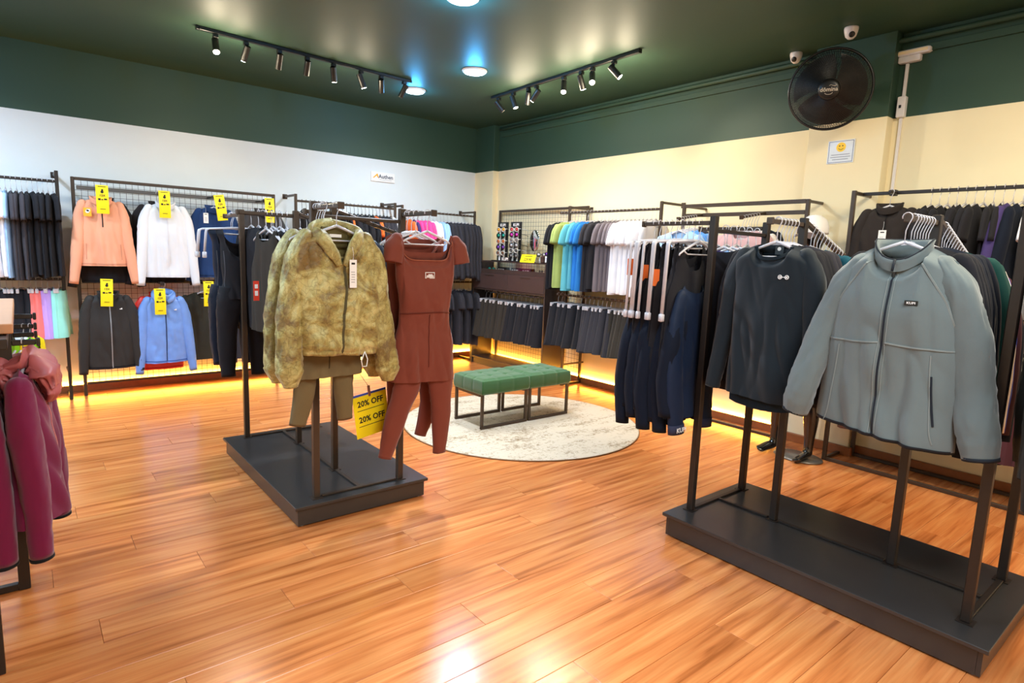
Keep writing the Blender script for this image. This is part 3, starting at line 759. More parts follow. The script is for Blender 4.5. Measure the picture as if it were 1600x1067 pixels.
def olive():
    t = thing('olive_leggings', 'olive brown shorts-and-leggings set hanging under the leaf-print windbreaker', 'leggings', (1.175, 2.925, AZ), 0)
    m = MB(); T = Torso([(0, .15), (.3, .18), (1, .20)], .845, z0=-.55, D=.05, neck=.02, ndf=0, ndb=0, slope=0, fold=.012, fx=9, seed=5)
    T.add(m, 50, 24); m.build('skort', OLV, t, True)
    strip('fly_seam', cloth('olive_seam', (70, 58, 38)), t, T.front, [(0, -.6), (.003, -.7), (0, -.8)], .005, .003)
    for s in (-1, 1):
        m = MB(); cx = -.105 if s < 0 else .098
        limb(m, [(cx*.8, 0, -.6), (cx*.95, 0, -.75), (cx, 0, -.9), (cx+(-.035 if s < 0 else .012), .01, -1.09)], [.05, .064, .056, .043], [.03, .035, .03, .026], 24, 18, .08, 60+s)
        m.build('leg', OLV, t, True)
    h = link('hanger', HM, None, (1.175, 2.925, AZ), 0); tag(h, 'clear hanger of the olive brown leggings set', 'hanger')
olive()

def brown_set():
    BR = cloth('rust_brown_knit', (118, 56, 42), .8, 1200, .06, .2, .12)
    t = thing('romper_set', 'rust brown cap-sleeve romper with long leggings facing out on centre rack, right arm', 'romper', (1.722, 2.86, AZ), 0)
    cx = [(0, -.005), (1, -.01)]
    T = Torso([(0, .195), (.1, .19), (.25, .18), (.48, .155), (.58, .158), (.75, .188), (1, .198)], .915, z0=-.108, D=.05, neck=.15, ndf=.14, ndb=.10, slope=.02, fold=.016, fx=8, crump=.004, seed=14, dtab=[(0, .035), (.3, .06), (.52, .045), (.8, .06), (1, .055)], square=True, cx=cx, zsag=-.01)
    m = MB(); T.add(m, 80, 80); m.build('bodice', BR, t, True); fy = T.front
    for s in (-1, 1):
        m = MB(); limb(m, [(s*.16, 0, -.122), (s*.18, 0, -.14), (s*.20, -.008, -.19), (s*.213, -.015, -.265)], [.012, .034, .055, .058], [.015, .028, .038, .036], 18, 22, .07, 70+s); m.build('cap_sleeve', BR, t, True)
        m = MB(); c = .105*s
        pts = [(c*.9, 0, -.8), (c*1.0, 0, -.92), (c*1.12+(-.05 if s < 0 else 0), .01, -1.1), (c*1.12+(-.115 if s < 0 else .0), .02, -1.36 if s > 0 else -1.33)]
        limb(m, pts, [.07, .082, .066, .042], [.035, .042, .035, .026], 30, 20, .06, 72+s); m.build('legging_leg', BR, t, True)
    DK = cloth('rust_seam', (92, 38, 28), .9)
    strip('waist_seam', DK, t, fy, [(-.165, -.535), (-.06, -.53), (.06, -.53), (.148, -.54)], .005, .004, 40)
    strip('front_seam', DK, t, fy, [(-.01, -.54), (-.012, -.7), (-.01, -.83)], .004, .003)
    for (x, z) in ((-.10, -.55), (.05, -.56)):
        pass
    # straps across the open back, seen through the neckline
    MB().tube([(-.14, .045, -.135), (-.05, .05, -.17), (.06, .05, -.172), (.13, .045, -.135)], .005, 6).build('back_strap', BR, t, True)
    MB().tube([(.125, .04, -.12), (.085, .03, -.18), (.03, .035, -.235), (-.0, .045, -.25)], .005, 6).build('back_strap', BR, t, True)
    MB().tube([(.10, .045, -.15), (.07, .04, -.19), (.065, .04, -.24)], .005, 6).build('back_strap', BR, t, True)
    # neckline piping
    P = [(x, T.z0-T.ndf*(1-(abs(x)/T.neck)**6)**(1/3.5)) for x in [T.neck*.999*math.sin(q*PI/2/14) for q in range(-14, 15)]]
    strip('neckline_piping', cloth('rust_piping', (150, 84, 62)), t, lambda x, z: T.front(x, z-.004), [(x-.004, z-.003) for x, z in P], .005, .004, 56)
    y0 = min(fy(.0+d, -.325) for d in (-.03, 0, .02))
    lb = MB().box(-.038, .02, y0-.003, y0-.001, -.345, -.312).build('printed_label', PAPER, t)
    MB().box(-.035, .017, y0-.0036, y0-.003, -.342, -.315).build('label_field', BR, lb)
    MB().box(-.032, .014, y0-.0042, y0-.0036, -.340, -.336).box(-.02, .006, y0-.0042, y0-.0036, -.327, -.323).box(-.03, .012, y0-.0042, y0-.0036, -.334, -.329).build('print', PAPER, lb)
    h = link('hanger', HM, None, (1.722, 2.86, AZ), 0); tag(h, 'clear hanger of the rust brown romper set', 'hanger')
    t2 = thing('romper', 'second rust brown romper directly behind the frontmost one, centre rack', 'romper', (1.722, 2.98, AZ), .04)
    m = MB(); T2 = Torso([(0, .19), (.25, .18), (.5, .16), (.75, .18), (1, .19)], .88, z0=-.115, D=.035, neck=.15, ndf=.12, ndb=.02, slope=.02, fold=.013, fx=8, seed=15, square=True); T2.add(m, 30, 30); m.build('bodice', BR, t2, True)
    for s in (-1, 1):
        m = MB(); c = .1*s; limb(m, [(c*.9, 0, -.8), (c, 0, -.9), (c*1.1, .01, -1.1), (c*1.1-.05, .02, -1.28)], [.06, .075, .06, .04], [.03, .035, .03, .024], 16, 14, .06, 80+s); m.build('legging_leg', BR, t2, True)
    h = link('hanger', HM, None, (1.722, 2.98, AZ), .04); tag(h, 'clear hanger of the second rust brown romper', 'hanger')
    for i, y in enumerate((3.03, 3.08)):
        h = link('hanger', HM, None, (1.722, y, AZ), .1*i-.05); tag(h, f'{ORD[i]} spare clear hanger behind the rust brown rompers', 'hanger', 'spare hangers behind the rompers')
brown_set()

def black_top():
    BK = cloth('midnight_jersey', (15, 26, 34), .75, 1400, .08, .25, .1); RB = cloth('midnight_rib', (16, 28, 36), .8)
    t = thing('long_sleeve_shirt', 'black long-sleeved crew-neck top facing out, left of the grey fleece', 'shirt', (2.78, 1.455, AZ), -PI/2)
    T = Torso([(0, .19), (.12, .2), (.3, .185), (.6, .18), (1, .19)], .845, z0=-.11, D=.07, neck=.088, ndf=.06, ndb=.0, slope=.045, fold=.022, fx=9, seed=22, hem=-.0, zsag=-.01)
    m = MB(); T.add(m, 70, 64); m.build('body', BK, t, True); fy = T.front
    m = MB(); T3 = Torso([(0, .1), (.5, .17), (1, .17)], .885, z0=-.5, D=.04, neck=.02, ndf=0, ndb=0, slope=0, fold=.01, seed=3, hem=.015); T3.add(m, 30, 10); m.build('back_hem', RB, t, True)
    for s, pts in ((-1, [(-.12, 0, -.14), (-.152, 0, -.165), (-.19, 0, -.28), (-.215, 0, -.46), (-.238, -.01, -.66), (-.258, -.02, -.84)]),
                   (1, [(.12, 0, -.14), (.152, 0, -.165), (.19, 0, -.28), (.21, 0, -.46), (.22, .01, -.66), (.218, .02, -.83)])):
        m = MB(); limb(m, pts, [.012, .04, .056, .05, .046, .038], [.015, .042, .048, .042, .038, .032], 40, 26, .08, 90+s); m.build('sleeve', BK, t, True)
    P = [(x, T.z0-T.ndf*(1-(abs(x)/T.neck)**2.4)**(1/1.9)) for x in [T.neck*.999*math.sin(q*PI/2/14) for q in range(-14, 15)]]
    strip('neck_rib', RB, t, lambda x, z: T.front(x, z-.01), [(x, z-.006) for x, z in P], .016, .005, 56)
    nb = MB().grid(lambda a, b: ((a-.5)*.17, .045+.01*math.cos((a-.5)*3), -.112-.05*b), 12, 4); nb.build('inner_back', RB, t, True)
    lb = MB().box(-.022, .018, .038, .041, -.155, -.115).build('neck_label', cloth('label_grey', (66, 72, 76)), t)
    MB().disc((-.002, .0375, -.128), .009, (0, -1, 0), .001, 14).build('emblem', PAPER, lb)
    # four-lobed emblem on the chest: two discs joined by a bar
    y0 = min(fy(.09+d, -.26) for d in (-.02, 0, .02)); e = MB()
    for s in (-1, 1):
        e.torus((.088+s*.016, y0-.003, -.258), (1, 0, 0), (0, 0, 1), .0085, .0018, 18, 5)
        e.box(.088+s*.016-.003, .088+s*.016+.003, y0-.004, y0-.002, -.262, -.254)
    e.box(.076, .10, y0-.004, y0-.002, -.2595, -.2565)
    e.build('chest_emblem', PAPER, t)
    h = link('hanger', HM, None, (2.78, 1.455, AZ), -PI/2); tag(h, 'clear hanger of the black crew-neck top', 'hanger')
black_top()

# generic facing jacket for the wall panel
def wall_jacket(name, x, y, z, label, mat, trim, cuffz=-.82, hemz=-.68, hw=.2, hood=False, zipc=None, halfzip=None, sl=.0, behind=None, cu=.06, seedd=0, logo=None, light=False, rz=0, wid=1, pocket=None):
    t = thing(name, label, 'jacket', (x, y, z), rz)
    T = Torso([(0, .175), (.12, hw), (.5, hw), (.85, hw+.01), (1, hw-.005)], -hemz, z0=-.105, D=.045, neck=.075, ndf=.05, ndb=0, slope=.045, fold=.02, fx=10, seed=seedd, crump=.006 if light else .002, dtab=[(0, .04), (.5, .055), (1, .045)])
    m = MB(); T.add(m, 40, 40); m.build('body', mat, t, True); fy = T.front
    for s in (-1, 1):
        m = MB(); limb(m, [(s*.11, 0, -.13), (s*.14, 0, -.155), (s*(hw-.02), 0, -.28), (s*(hw+.005), -.015, -.5), (s*(hw+.01+cu), -.02, cuffz)], [.012, .042, .056, .052, .036], [.015, .04, .045, .04, .032], 28, 20, .08, seedd*3+s, cuff=3); m.build('sleeve', mat, t, True)
    collar('collar', mat, t, .075, .05, -.125, .05 if not hood else .065, .006, .006, .035, seedd, 28)
    if hood:
        for s in (-1, 1):
            m = MB(); limb(m, [(s*.02, -.06, -.165), (s*.07, -.04, -.125), (s*.07, .03, -.08), (0, .05, -.07)], [.02, .03, .035, .045], [.014, .02, .03, .03], 14, 12, .15, seedd+s, False); m.build('hood', mat, t, True)
    if zipc: strip('zipper', zipc, t, fy, [(0, -.155), (.003, -.35), (0, hemz+.01)], .009, .004, 30)
    if halfzip: strip('zipper', halfzip, t, fy, [(0, -.15), (0, -.25), (0, -.35)], .008, .004, 20)
    if pocket:
        for s in (-1, 1): strip('pocket', trim, t, fy, [(s*.13, hemz+.2), (s*.135, hemz+.06)], .005, .003, 10)
    strip('hem', trim, t, fy, [(-hw*.93, hemz+.02), (-hw*.5, hemz+.018), (0, hemz+.016), (hw*.5, hemz+.018), (hw*.93, hemz+.02)], .012, .003, 30)
    if logo: 
        y0 = fy(.09, -.24); MB().box(.078, .10, y0-.004, y0-.0015, -.245, -.238).box(.09, .1, y0-.004, y0-.0015, -.238, -.232).build('chest_logo', PAPER, t)
    h = link('hanger', HM, None, (x, y, z), rz); tag(h, 'clear hanger of the '+' '.join(label.split()[:6]), 'hanger')
    return t

# ================================================================== LEFT WALL
GRIDM = plain('black_wire', (44, 38, 34), .4, .3, .05, 0, 20)
def grid_panel(label, ax, c, a0, a1, z0, z1, step=.05, frame=True, legs=True, kind='grid_panel'):
    """ax 'y': panel in the plane y = c spanning x a0..a1; ax 'x': plane x = c spanning y."""
    t = thing('wire_grid_panel', label, 'grid panel', (0, 0, 0))
    def P(a, z, d=0): return (a, c+d, z) if ax == 'y' else (c+d, a, z)
    m = MB(); n = int((a1-a0)/step)
    for i in range(n+1): a = a0+(a1-a0)*i/n; m.tube([P(a, z0), P(a, z1)], .0016, 4)
    n = int((z1-z0)/step)
    for i in range(n+1): z = z0+(z1-z0)*i/n; m.tube([P(a0, z, .0035), P(a1, z, .0035)], .0016, 4)
    tag(m.build('wire_mesh', GRIDM, t), kind='stuff')
    if frame:
        for a in (a0-.015, a1+.015): MB().beam(P(a, .001, -.02), P(a, z1+.015, -.02), .028).build('post', STEELB, t)
        MB().beam(P(a0, z1+.0, -.02), P(a1, z1+.0, -.02), .028).build('top_rail', STEELB, t)
        if legs: MB().beam(P(a0, z0, -.02), P(a1, z0, -.02), .022).build('bottom_rail', STEELB, t)
    return t
gp = grid_panel('black wire grid panel in a metal frame behind the peach and white jackets', 'y', 6.98, .44, 2.21, .12, 2.04)
GB = plain('grey_steel_bar', (92, 88, 86), .35, .4, .05, .02, 30)
MB().beam((.45, 6.93, 1.96), (2.20, 6.93, 1.96), .035).build('hanging_rail', GB, gp)
MB().beam((.45, 6.93, 1.10), (2.20, 6.93, 1.10), .035).build('hanging_rail', GB, gp)
for x in (.61, 1.11, 1.55, 2.03): arm(gp, (x, 6.911, 1.955), (x, 6.64, 1.955), STEEL)
for x in (.62, 1.06, 1.44, 1.95): arm(gp, (x, 6.911, 1.095), (x, 6.64, 1.095), STEEL)
BLK = cloth('black_knit', (36, 32, 34), .85); BTR = cloth('black_trim', (20, 18, 20), .8)
wall_jacket('fleece_pullover', .61, 6.70, 1.955, 'peach half-zip fleece pullover hanging high on the grid panel, leftmost', cloth('peach_fleece', (232, 164, 132), .95, 600, .05), cloth('peach_trim', (205, 140, 112)), cuffz=-.86, hemz=-.70, hw=.185, halfzip=BTR, seedd=1, cu=.045, pocket=1)
wall_jacket('jacket', .64, 6.84, 1.955, 'black jacket behind the peach pullover, mostly hidden', BLK, BTR, hemz=-.86, cuffz=-.9, hw=.205, seedd=2)
wall_jacket('jacket', 1.125, 6.70, 1.955, 'white zip-up jacket hanging high on the grid panel beside the peach pullover', cloth('white_fleece', (222, 224, 230), .9, 600, .03), cloth('white_trim', (222, 222, 228)), cuffz=-.88, hemz=-.80, hw=.20, zipc=cloth('white_zip', (215, 215, 222)), seedd=3, cu=.03)
wall_jacket('jacket', 1.09, 6.84, 1.955, 'black jacket behind the white jacket, mostly hidden', BLK, BTR, hemz=-.86, cuffz=-.88, hw=.21, seedd=4)
nj = wall_jacket('jacket', 1.57, 6.77, 1.955, 'navy blue jacket with white swing tag, third from left on grid panel', cloth('deep_navy_fleece', (32, 58, 104), .85), cloth('navy_trim', (22, 40, 74)), cuffz=-.84, hemz=-.80, hw=.205, seedd=5, cu=.03)
hang_tag(nj, -.09, -.062, -.16, .045, .10)
wall_jacket('jacket', 2.03, 6.70, 1.955, 'charcoal jacket behind the fourth yellow card, right end of grid panel', cloth('charcoal_knit', (58, 56, 58)), BTR, hemz=-.72, hw=.2, seedd=6)
wall_jacket('running_jacket', .625, 6.70, 1.10, 'black running jacket with silver zip, lower row of the grid panel, left', cloth('washed_black', (48, 44, 42), .6), BTR, cuffz=-.84, hemz=-.80, hw=.195, zipc=plain('silver_zip', (150, 150, 155), .35, .5), seedd=7, cu=.02, logo=1)
wall_jacket('windbreaker', 1.075, 6.70, 1.08, 'thin shiny light blue windbreaker, lower row of the grid panel', plain('blue_nylon', (112, 150, 218), .35, 0, .12, .05, 14), cloth('blue_trim', (70, 100, 170), .5), cuffz=-.86, hemz=-.76, hw=.195, zipc=cloth('blue_zip', (50, 62, 96)), seedd=8, cu=.03, logo=1, light=True, hood=True)
wall_jacket('windbreaker', 1.05, 6.80, 1.08, 'red windbreaker showing below and beside the light blue one', plain('red_nylon', (222, 52, 44), .4, 0, .1, .05, 14), cloth('red_trim', (190, 36, 34)), cuffz=-.76, hemz=-.84, hw=.2, seedd=9, light=True)
o = link('t_shirt', LONGS[1], None, (1.47, 6.84, 1.10), .05); setmat(o, cloth('dark_olive_knit', (52, 50, 42))); tag(o, 'dark olive long-sleeved top, lower row of grid panel, right of blue windbreaker', 'shirt')
h = link('hanger', HM, None, (1.47, 6.84, 1.10), .05); tag(h, 'clear hanger of the dark olive top on grid panel', 'hanger')
o = link('long_sleeve_shirt', LONGS[2], None, (1.95, 6.70, 1.10), -.05); setmat(o, cmat('charcoal')); tag(o, 'charcoal long-sleeved top at the lower right end of the grid panel', 'shirt')
h = link('hanger', HM, None, (1.95, 6.70, 1.10), -.05); tag(h, 'clear hanger of the charcoal top on grid panel', 'hanger')
for x, z, lab, ti in ((.615, 1.955, 'yellow price card hanging on the peach pullover', 0), (1.105, 1.95, 'yellow price card hanging on the white jacket', .0), (1.585, 1.955, 'yellow price card hanging tilted on the navy blue jacket', -.14),
                  (2.07, 1.965, 'yellow price card hanging on the charcoal jacket', 0), (.61, 1.12, 'yellow price card hanging on the black running jacket', .04), (1.03, 1.03, 'yellow price card hanging on the light blue windbreaker', 0), (1.46, 1.10, 'yellow price card hanging on the dark olive top', 0)):
    price_card((x, 6.612, z-.02), 0, lab, .095, .25, tilt=ti)
st = thing('sticker_tag', 'small orange tag with white emblem on the peach pullover chest', 'tag', (.50, 6.63, 1.74), 0)
MB().box(-.03, .03, -.002, 0, -.045, .03, .0).build('card', plain('amber_card', (248, 176, 40), .5), st)
MB().disc((0, -.002, -.002), .015, (0, -1, 0), .001, 12).box(-.006, .02, -.003, -.002, -.002, .018).build('emblem', PAPER, st)

def wall_rack(label, ax, w, c, a0, a1, top, bars, kind='wall', mat=STEELB, feet=True, barc=None):
    """bracketed rack: two posts at plane c with short arms back to the wall plane w, and bars between."""
    t = thing('garment_rack', label, 'clothes rack', (0, 0, 0)); barc = barc if barc is not None else c
    def P(a, d, z): return (a, d, z) if ax == 'y' else (d, a, z)
    for a in (a0, a1):
        MB().beam(P(a, c, .001), P(a, c, top), .028).build('post', mat, t)
        MB().beam(P(a, c+.0145, top-.014), P(a, w-.007, top-.014), .024).build('bracket_arm', mat, t)
        MB().beam(P(a, w-.0065, top-.014), P(a, w-.001, top-.014), .055).build('bracket_plate', mat, t)
        if feet:
            MB().beam(P(a, c+.0145, .25), P(a, w-.007, .25), .02).build('bracket_arm', mat, t)
            MB().beam(P(a, c+.0145, .015), P(a, w-.04, .015), .024).build('floor_arm', mat, t)
    for z in bars: MB().beam(P(a0+.0145, barc, z), P(a1-.0145, barc, z), .024).build('hanging_rail', mat, t)
    return t
wall_rack('dark metal wall rack with two rails of T-shirts and shorts, far left', 'y', YL, 6.85, -.95, .305, 2.085, (1.99, 1.125), mat=STEEL)
wall_rack('dark metal wall rack full of black hangers, behind the leaf-print windbreaker', 'y', YL, 6.85, 2.43, 3.66, 2.075, (2.0,))
wall_rack('dark metal wall rack with pink and black tops, next to room corner', 'y', YL, 6.85, 3.76, 4.87, 2.06, (1.99, 1.10))
G = 'tops on the upper rail of the far left rack'
bar_row(run(('tee', 'white', 8), ('tee', 'pale blue', 1), ('tee', 'dark grey', 3), ('tee', 'black', 6)), (-.34, 6.85, 1.99), (.275, 6.85, 1.99), PI/2, 'far left upper rail', G, jit=.1)
bar_row(run(('shorts', 'black', 9), ('shorts', 'coral', 2), ('shorts', 'lilac', 2), ('shorts', 'mint', 2)), (-.3, 6.85, 1.125), (.27, 6.85, 1.125), PI/2, 'far left lower rail', 'shorts on the lower rail of the far left rack', jit=.25)
for i in range(4):
    pass
bar_row(run(('long', 'black', 5), ('tee', 'off-white', 2), ('tee', 'black', 4), ('tee', 'orange', 1), ('long', 'black', 6), ('tee', 'orange', 1), ('long', 'charcoal', 4), ('tee', 'white', 1)), (2.5, 6.85, 2.0), (3.60, 6.85, 2.0), PI/2, 'rail behind leaf-print windbreaker', 'tops on the rail behind the leaf-print windbreaker', hcol=HMB)
bar_row(run(('tee', 'orange', 1), ('tee', 'purple', 1), ('long', 'pink', 4), ('tee', 'white', 2), ('long', 'pale blue', 2), ('long', 'charcoal', 9)), (3.82, 6.85, 1.99), (4.82, 6.85, 1.99), PI/2, 'upper rail by room corner', 'tops on the upper rail by the room corner', jit=.08)
bar_row(run(('tee', 'charcoal', 12),), (3.95, 6.85, 1.10), (4.80, 6.85, 1.10), PI/2, 'lower rail by room corner', 'T-shirts on the lower rail by the room corner', jit=.2)

# brand sign on the left wall
sg = thing('brand_sign', 'small white sign with orange arrow emblem reading Authen, high on left wall', 'sign', (3.665, YL-.008, 2.408))
MB().box(-.165, .165, -.008, .007, -.058, .058, .002).build('board', PAPER, sg)
text('Authen', .068, plain('sign_blue_black', (34, 40, 70), .5), sg, FM(.038, -.0092, .004), bold=.0012)
OR = plain('sign_orange', (248, 170, 20), .5)
def poly(m, pts, y0, y1):
    n = len(m.v); k = len(pts); m.v += [Vector((x, y0, z)) for x, z in pts]+[Vector((x, y1, z)) for x, z in pts]
    m.face([n+i for i in range(k)]); m.face([n+k+i for i in range(k)][::-1])
    for i in range(k): m.face([n+i, n+k+i, n+k+(i+1) % k, n+(i+1) % k])
    return m
m = MB(); poly(m, [(-.145, -.018), (-.085, .036), (-.075, .036), (-.062, -.012), (-.078, -.012), (-.086, .012), (-.112, -.006), (-.122, -.018)], -.0105, -.0082); m.build('emblem', OR, sg)
MB().box(-.05, .12, -.0095, -.0082, -.036, -.0325).build('small_print', plain('grey_print', (120, 125, 140), .6), sg)

# ================================================================== RIGHT WALL
gp2 = grid_panel('black wire grid panel above and behind the sunglasses cabinet', 'x', 5.165, 5.0, 6.62, .12, 2.07, legs=False)
# cabinet
CABM = plain('dark_brown_laminate', (58, 46, 42), .38, 0, .15, .02, 12); CABD = plain('drawer_front_laminate', (66, 50, 48), .42, 0, .15, .02, 12)
cb = thing('shop_cabinet', 'dark brown cabinet with drawers, glass tray and hanging shorts in room corner', 'cabinet', (0, 0, 0))
X0, X1, Y0, Y1, ZT = 4.79, 5.13, 5.27, 6.74, 1.405
MB().box(X0, X1, Y0, Y0+.02, .001, ZT, .001).build('side_panel', CABM, cb); MB().box(X0, X1, Y1-.02, Y1, .001, ZT, .001).build('side_panel', CABM, cb)
MB().box(X0+.003, X1, Y0+.0205, Y1-.0205, .08, .10).build('bottom_shelf', CABM, cb); MB().box(X0+.02, X0+.04, Y0+.0205, Y1-.0205, .001, .0795).build('plinth', CABM, cb)
MB().box(X0+.003, X1, Y0+.0205, Y1-.0205, 1.02, 1.038).build('drawer_shelf', CABM, cb)
MB().box(X0+.003, X1, Y0+.0205, Y1-.0205, 1.245, 1.262).build('tray_board', CABM, cb)
MB().box(X1-.012, X1, Y0+.0205, Y1-.0205, 1.0385, 1.2445).build('back_board', CABM, cb)
MB().box(X0+.003, X0+.02, Y0+.0205, Y1-.0205, 1.2625, 1.30).build('tray_lip', CABM, cb)
GL = plain('glass', (240, 245, 245), .03, 0, 0, 0, 10, trans=1)
MB().box(X0+.006, X0+.010, Y0+.022, Y1-.022, 1.301, 1.392).build('glass_front', GL, cb)
MB().box(X0+.003, X0+.016, Y0+.0205, Y1-.0205, 1.393, 1.405).build('tray_rail', CABM, cb); MB().box(X1-.016, X1, Y0+.0205, Y1-.0205, 1.39, 1.405).build('tray_rail', CABM, cb)
ym = 5.99
for a, b_ in ((Y0+.023, ym-.003), (ym+.003, Y1-.023)):
    d = MB().box(X0-.002, X0+.016, a, b_, 1.041, 1.243, .002).build('drawer', CABD, cb)
    MB().box(X0-.008, X0-.0025, (a+b_)/2-.09, (a+b_)/2+.09, 1.214, 1.222, .001).build('pull', STEELB, d)
MB().tube([(4.95, Y0+.0205, .985), (4.95, Y1-.0205, .985)], .010, 8).build('hanging_rail', METALH, cb)
bar_row(run(('shorts', 'brownish black', 8), ('shorts', 'black', 8)), (4.95, 6.64, .985), (4.95, 5.38, .985), 0.0, 'cabinet rail', 'shorts hanging in the sunglasses cabinet', jit=.3, scale=1.12)
o = link('folded_shirt', MB().box(-.012, .012, -.06, .06, -.16, 0, .005).mesh('folded_shirt', cmat('teal')), None, (4.83, 5.46, .56)); o['label'] = 'small teal garment hem hanging lowest among the cabinet shorts'; o['category'] = 'shirt'
# sunglasses and displays
def glasses_mesh():
    m = MB()
    for s in (-1, 1):
        m.cur = 0
        m.tube([(s*.035+.026*math.cos(a), 0, .019*math.sin(a)) for a in [2*PI*i/14 for i in range(15)]], .0025, 4)
        m.cur = 1; m.lathe([(.001, -.002), (.024, -.001), (.001, .003)], 14, Matrix.Translation((s*.035, 0, 0)) @ Matrix.Rotation(PI/2, 4, 'X') @ Matrix.Diagonal((1, .75, 1, 1)))
        m.cur = 0; m.tube([(s*.061, 0, .006), (s*.066, .02, .006), (s*.066, .09, .0), (s*.064, .11, -.012)], .0022, 4)
    m.tube([(-.011, 0, .005), (0, -.001, .008), (.011, 0, .005)], .0025, 4)
    return m.mesh('sunglasses', [BLACKP, BLACKP], True)
GMESH = glasses_mesh()
LENS = {'amber': (235, 165, 40), 'green': (30, 150, 130), 'copper': (190, 100, 50), 'violet': (120, 70, 170), 'grey': (120, 112, 110), 'magenta': (200, 60, 170), 'red': (190, 50, 50), 'silver': (190, 185, 185), 'brown': (110, 70, 50), 'smoke': (60, 58, 60)}
def lens(c): return plain('lens_'+c, LENS[c], .12, 0, .02, 0, 20, coat=.8)
WFR = plain('frame_white', (226, 222, 216), .3)
def shades(c, loc, rz, label, fr=BLACKP, sc=1.0):
    o = link('sunglasses', GMESH, None, loc, rz); o.scale = (sc,)*3
    o.material_slots[0].link = 'OBJECT'; o.material_slots[0].material = fr; o.material_slots[1].link = 'OBJECT'; o.material_slots[1].material = lens(c)
    tag(o, label, 'sunglasses', 'sunglasses on and around the cabinet')
for q, (yc, cols, lab) in enumerate(((6.255, ['amber', 'green', 'copper', 'violet', 'brown'], 'left'), (5.985, ['red', 'magenta', 'grey', 'silver', 'smoke', 'grey'], 'right'))):
    ds = thing('sunglasses_display', f'black card sunglasses stand with hanging pairs, {lab} one on the cabinet', 'display stand', (4.90, yc, ZT+.0005), -PI/2)
    MB().box(-.115, .115, -.09, .09, 0, .012, .002).build('base', BLACKP, ds)
    MB().box(-.105, .105, 0, .012, .0125, .50, .002).build('back_board', BLACKP, ds)
    for s in (-1, 1): MB().box(s*.045-.012, s*.045+.012, -.012, -.0005, .0125, .42, .001).build('holder_strip', PAPER, ds)
    text('EXPLOTE' if False else 'KUPI', .05, PAPER, ds, FM(0, -.0015, .462), bold=.001, sx=1.1)
    n = len(cols)
    for i, c in enumerate(cols):
        z = ZT+.405-i*(.075 if n == 5 else .066)
        shades(c, (4.868, yc, z), -PI/2, f'{c} lens sunglasses, {ORD[i]} from top on the {lab} display stand', WFR if i % 2 == 0 else BLACKP, 1.45)
sgn = thing('display_plate', 'black plate lettered KUPI in white at the foot of the sunglasses stands', 'sign', (4.80, 6.06, ZT+.001), -PI/2)
MB().box(-.10, .10, -.003, .003, 0, .055, .001).build('plate', BLACKP, sgn); text('KUPI', .052, PAPER, sgn, FM(0, -.0036, .028), bold=.0012, sx=1.2)
# round mirror
mr = thing('table_mirror', 'small oval silver mirror standing on the cabinet beside the sunglasses', 'mirror', (4.97, 5.70, ZT+.001), -PI/2)
MB().lathe([(.05, 0), (.05, .006), (.008, .012), (.006, .14), (.001, .14)], 20).build('stand', METALH, mr, True)
MB().lathe([(.001, -.006), (.085, -.006), (.092, 0), (.085, .006), (.001, .006)], 28, Matrix.Translation((0, 0, .27)) @ Matrix.Rotation(PI/2, 4, 'X') @ Matrix.Diagonal((1, 1.45, 1, 1))).build('mirror_glass', plain('mirror', (215, 212, 210), .06, 1, 0, 0), mr, True)
ps = thing('price_sign', 'yellow tilted price sign reading 229,90 on top of the cabinet', 'sign', (4.84, 5.68, ZT+.001), -PI/2+.05); 
MB().box(-.13, .13, -.001, .001, 0, .105).build('card', CARD, ps).rotation_euler = (-.35, 0, 0)
c = MB().box(-.05, .05, .03, .045, 0, .03, .002).build('stand', BLACKP, ps)
Mx = Matrix.Rotation(-.35, 4, 'X')
text('229,90', .05, INK, ps, Mx @ FM(0, -.002, .036), bold=.0006); MB().box(-.06, .07, -.003, -.0012, .078, .084).build('print', INK, ps).rotation_euler = (-.35, 0, 0)
for i, (yy, c) in enumerate(((5.80, 'silver'), (5.72, 'brown'), (5.62, 'silver'))): pass
for c, (x, yy, z), lab in (('silver', (4.93, 5.52, ZT+.10), 'silver sunglasses standing behind the yellow price sign'), ('violet', (4.93, 5.37, ZT+.11), 'violet sunglasses resting on the small framed card')):
    shades(c, (x, yy, z), -PI/2+.2, lab, BLACKP, 1.2)
bx = thing('glasses_stand', 'small acrylic riser under the silver sunglasses behind the price sign', 'riser', (4.96, 5.52, ZT+.001)); MB().box(-.025, .05, -.05, .05, 0, .075, .003).build('block', plain('acrylic', (220, 220, 222), .1, trans=.5), bx)
fc = thing('card_frame', 'small black framed card with blue and white print at cabinet end', 'card', (4.90, 5.37, ZT+.001), -PI/2)
MB().box(-.055, .055, 0, .03, 0, .095, .002).build('frame', BLACKP, fc); MB().box(-.045, .045, -.001, -.0002, .012, .085).build('print', PAPER, fc); MB().box(-.035, .035, -.0016, -.0011, .05, .056).box(-.035, .035, -.0016, -.0011, .03, .034).build('lettering', plain('blue_print', (60, 80, 190), .5), fc)
bb = thing('glasses_box', 'small dark leather glasses case beside the framed card', 'case', (4.92, 5.465, ZT+.001)); MB().box(-.03, .03, -.03, .03, 0, .085, .008).build('case_body', plain('leather', (70, 44, 34), .5), bb); MB().box(-.031, .031, -.031, .031, .06, .063).build('seam', BLACKP, bb)
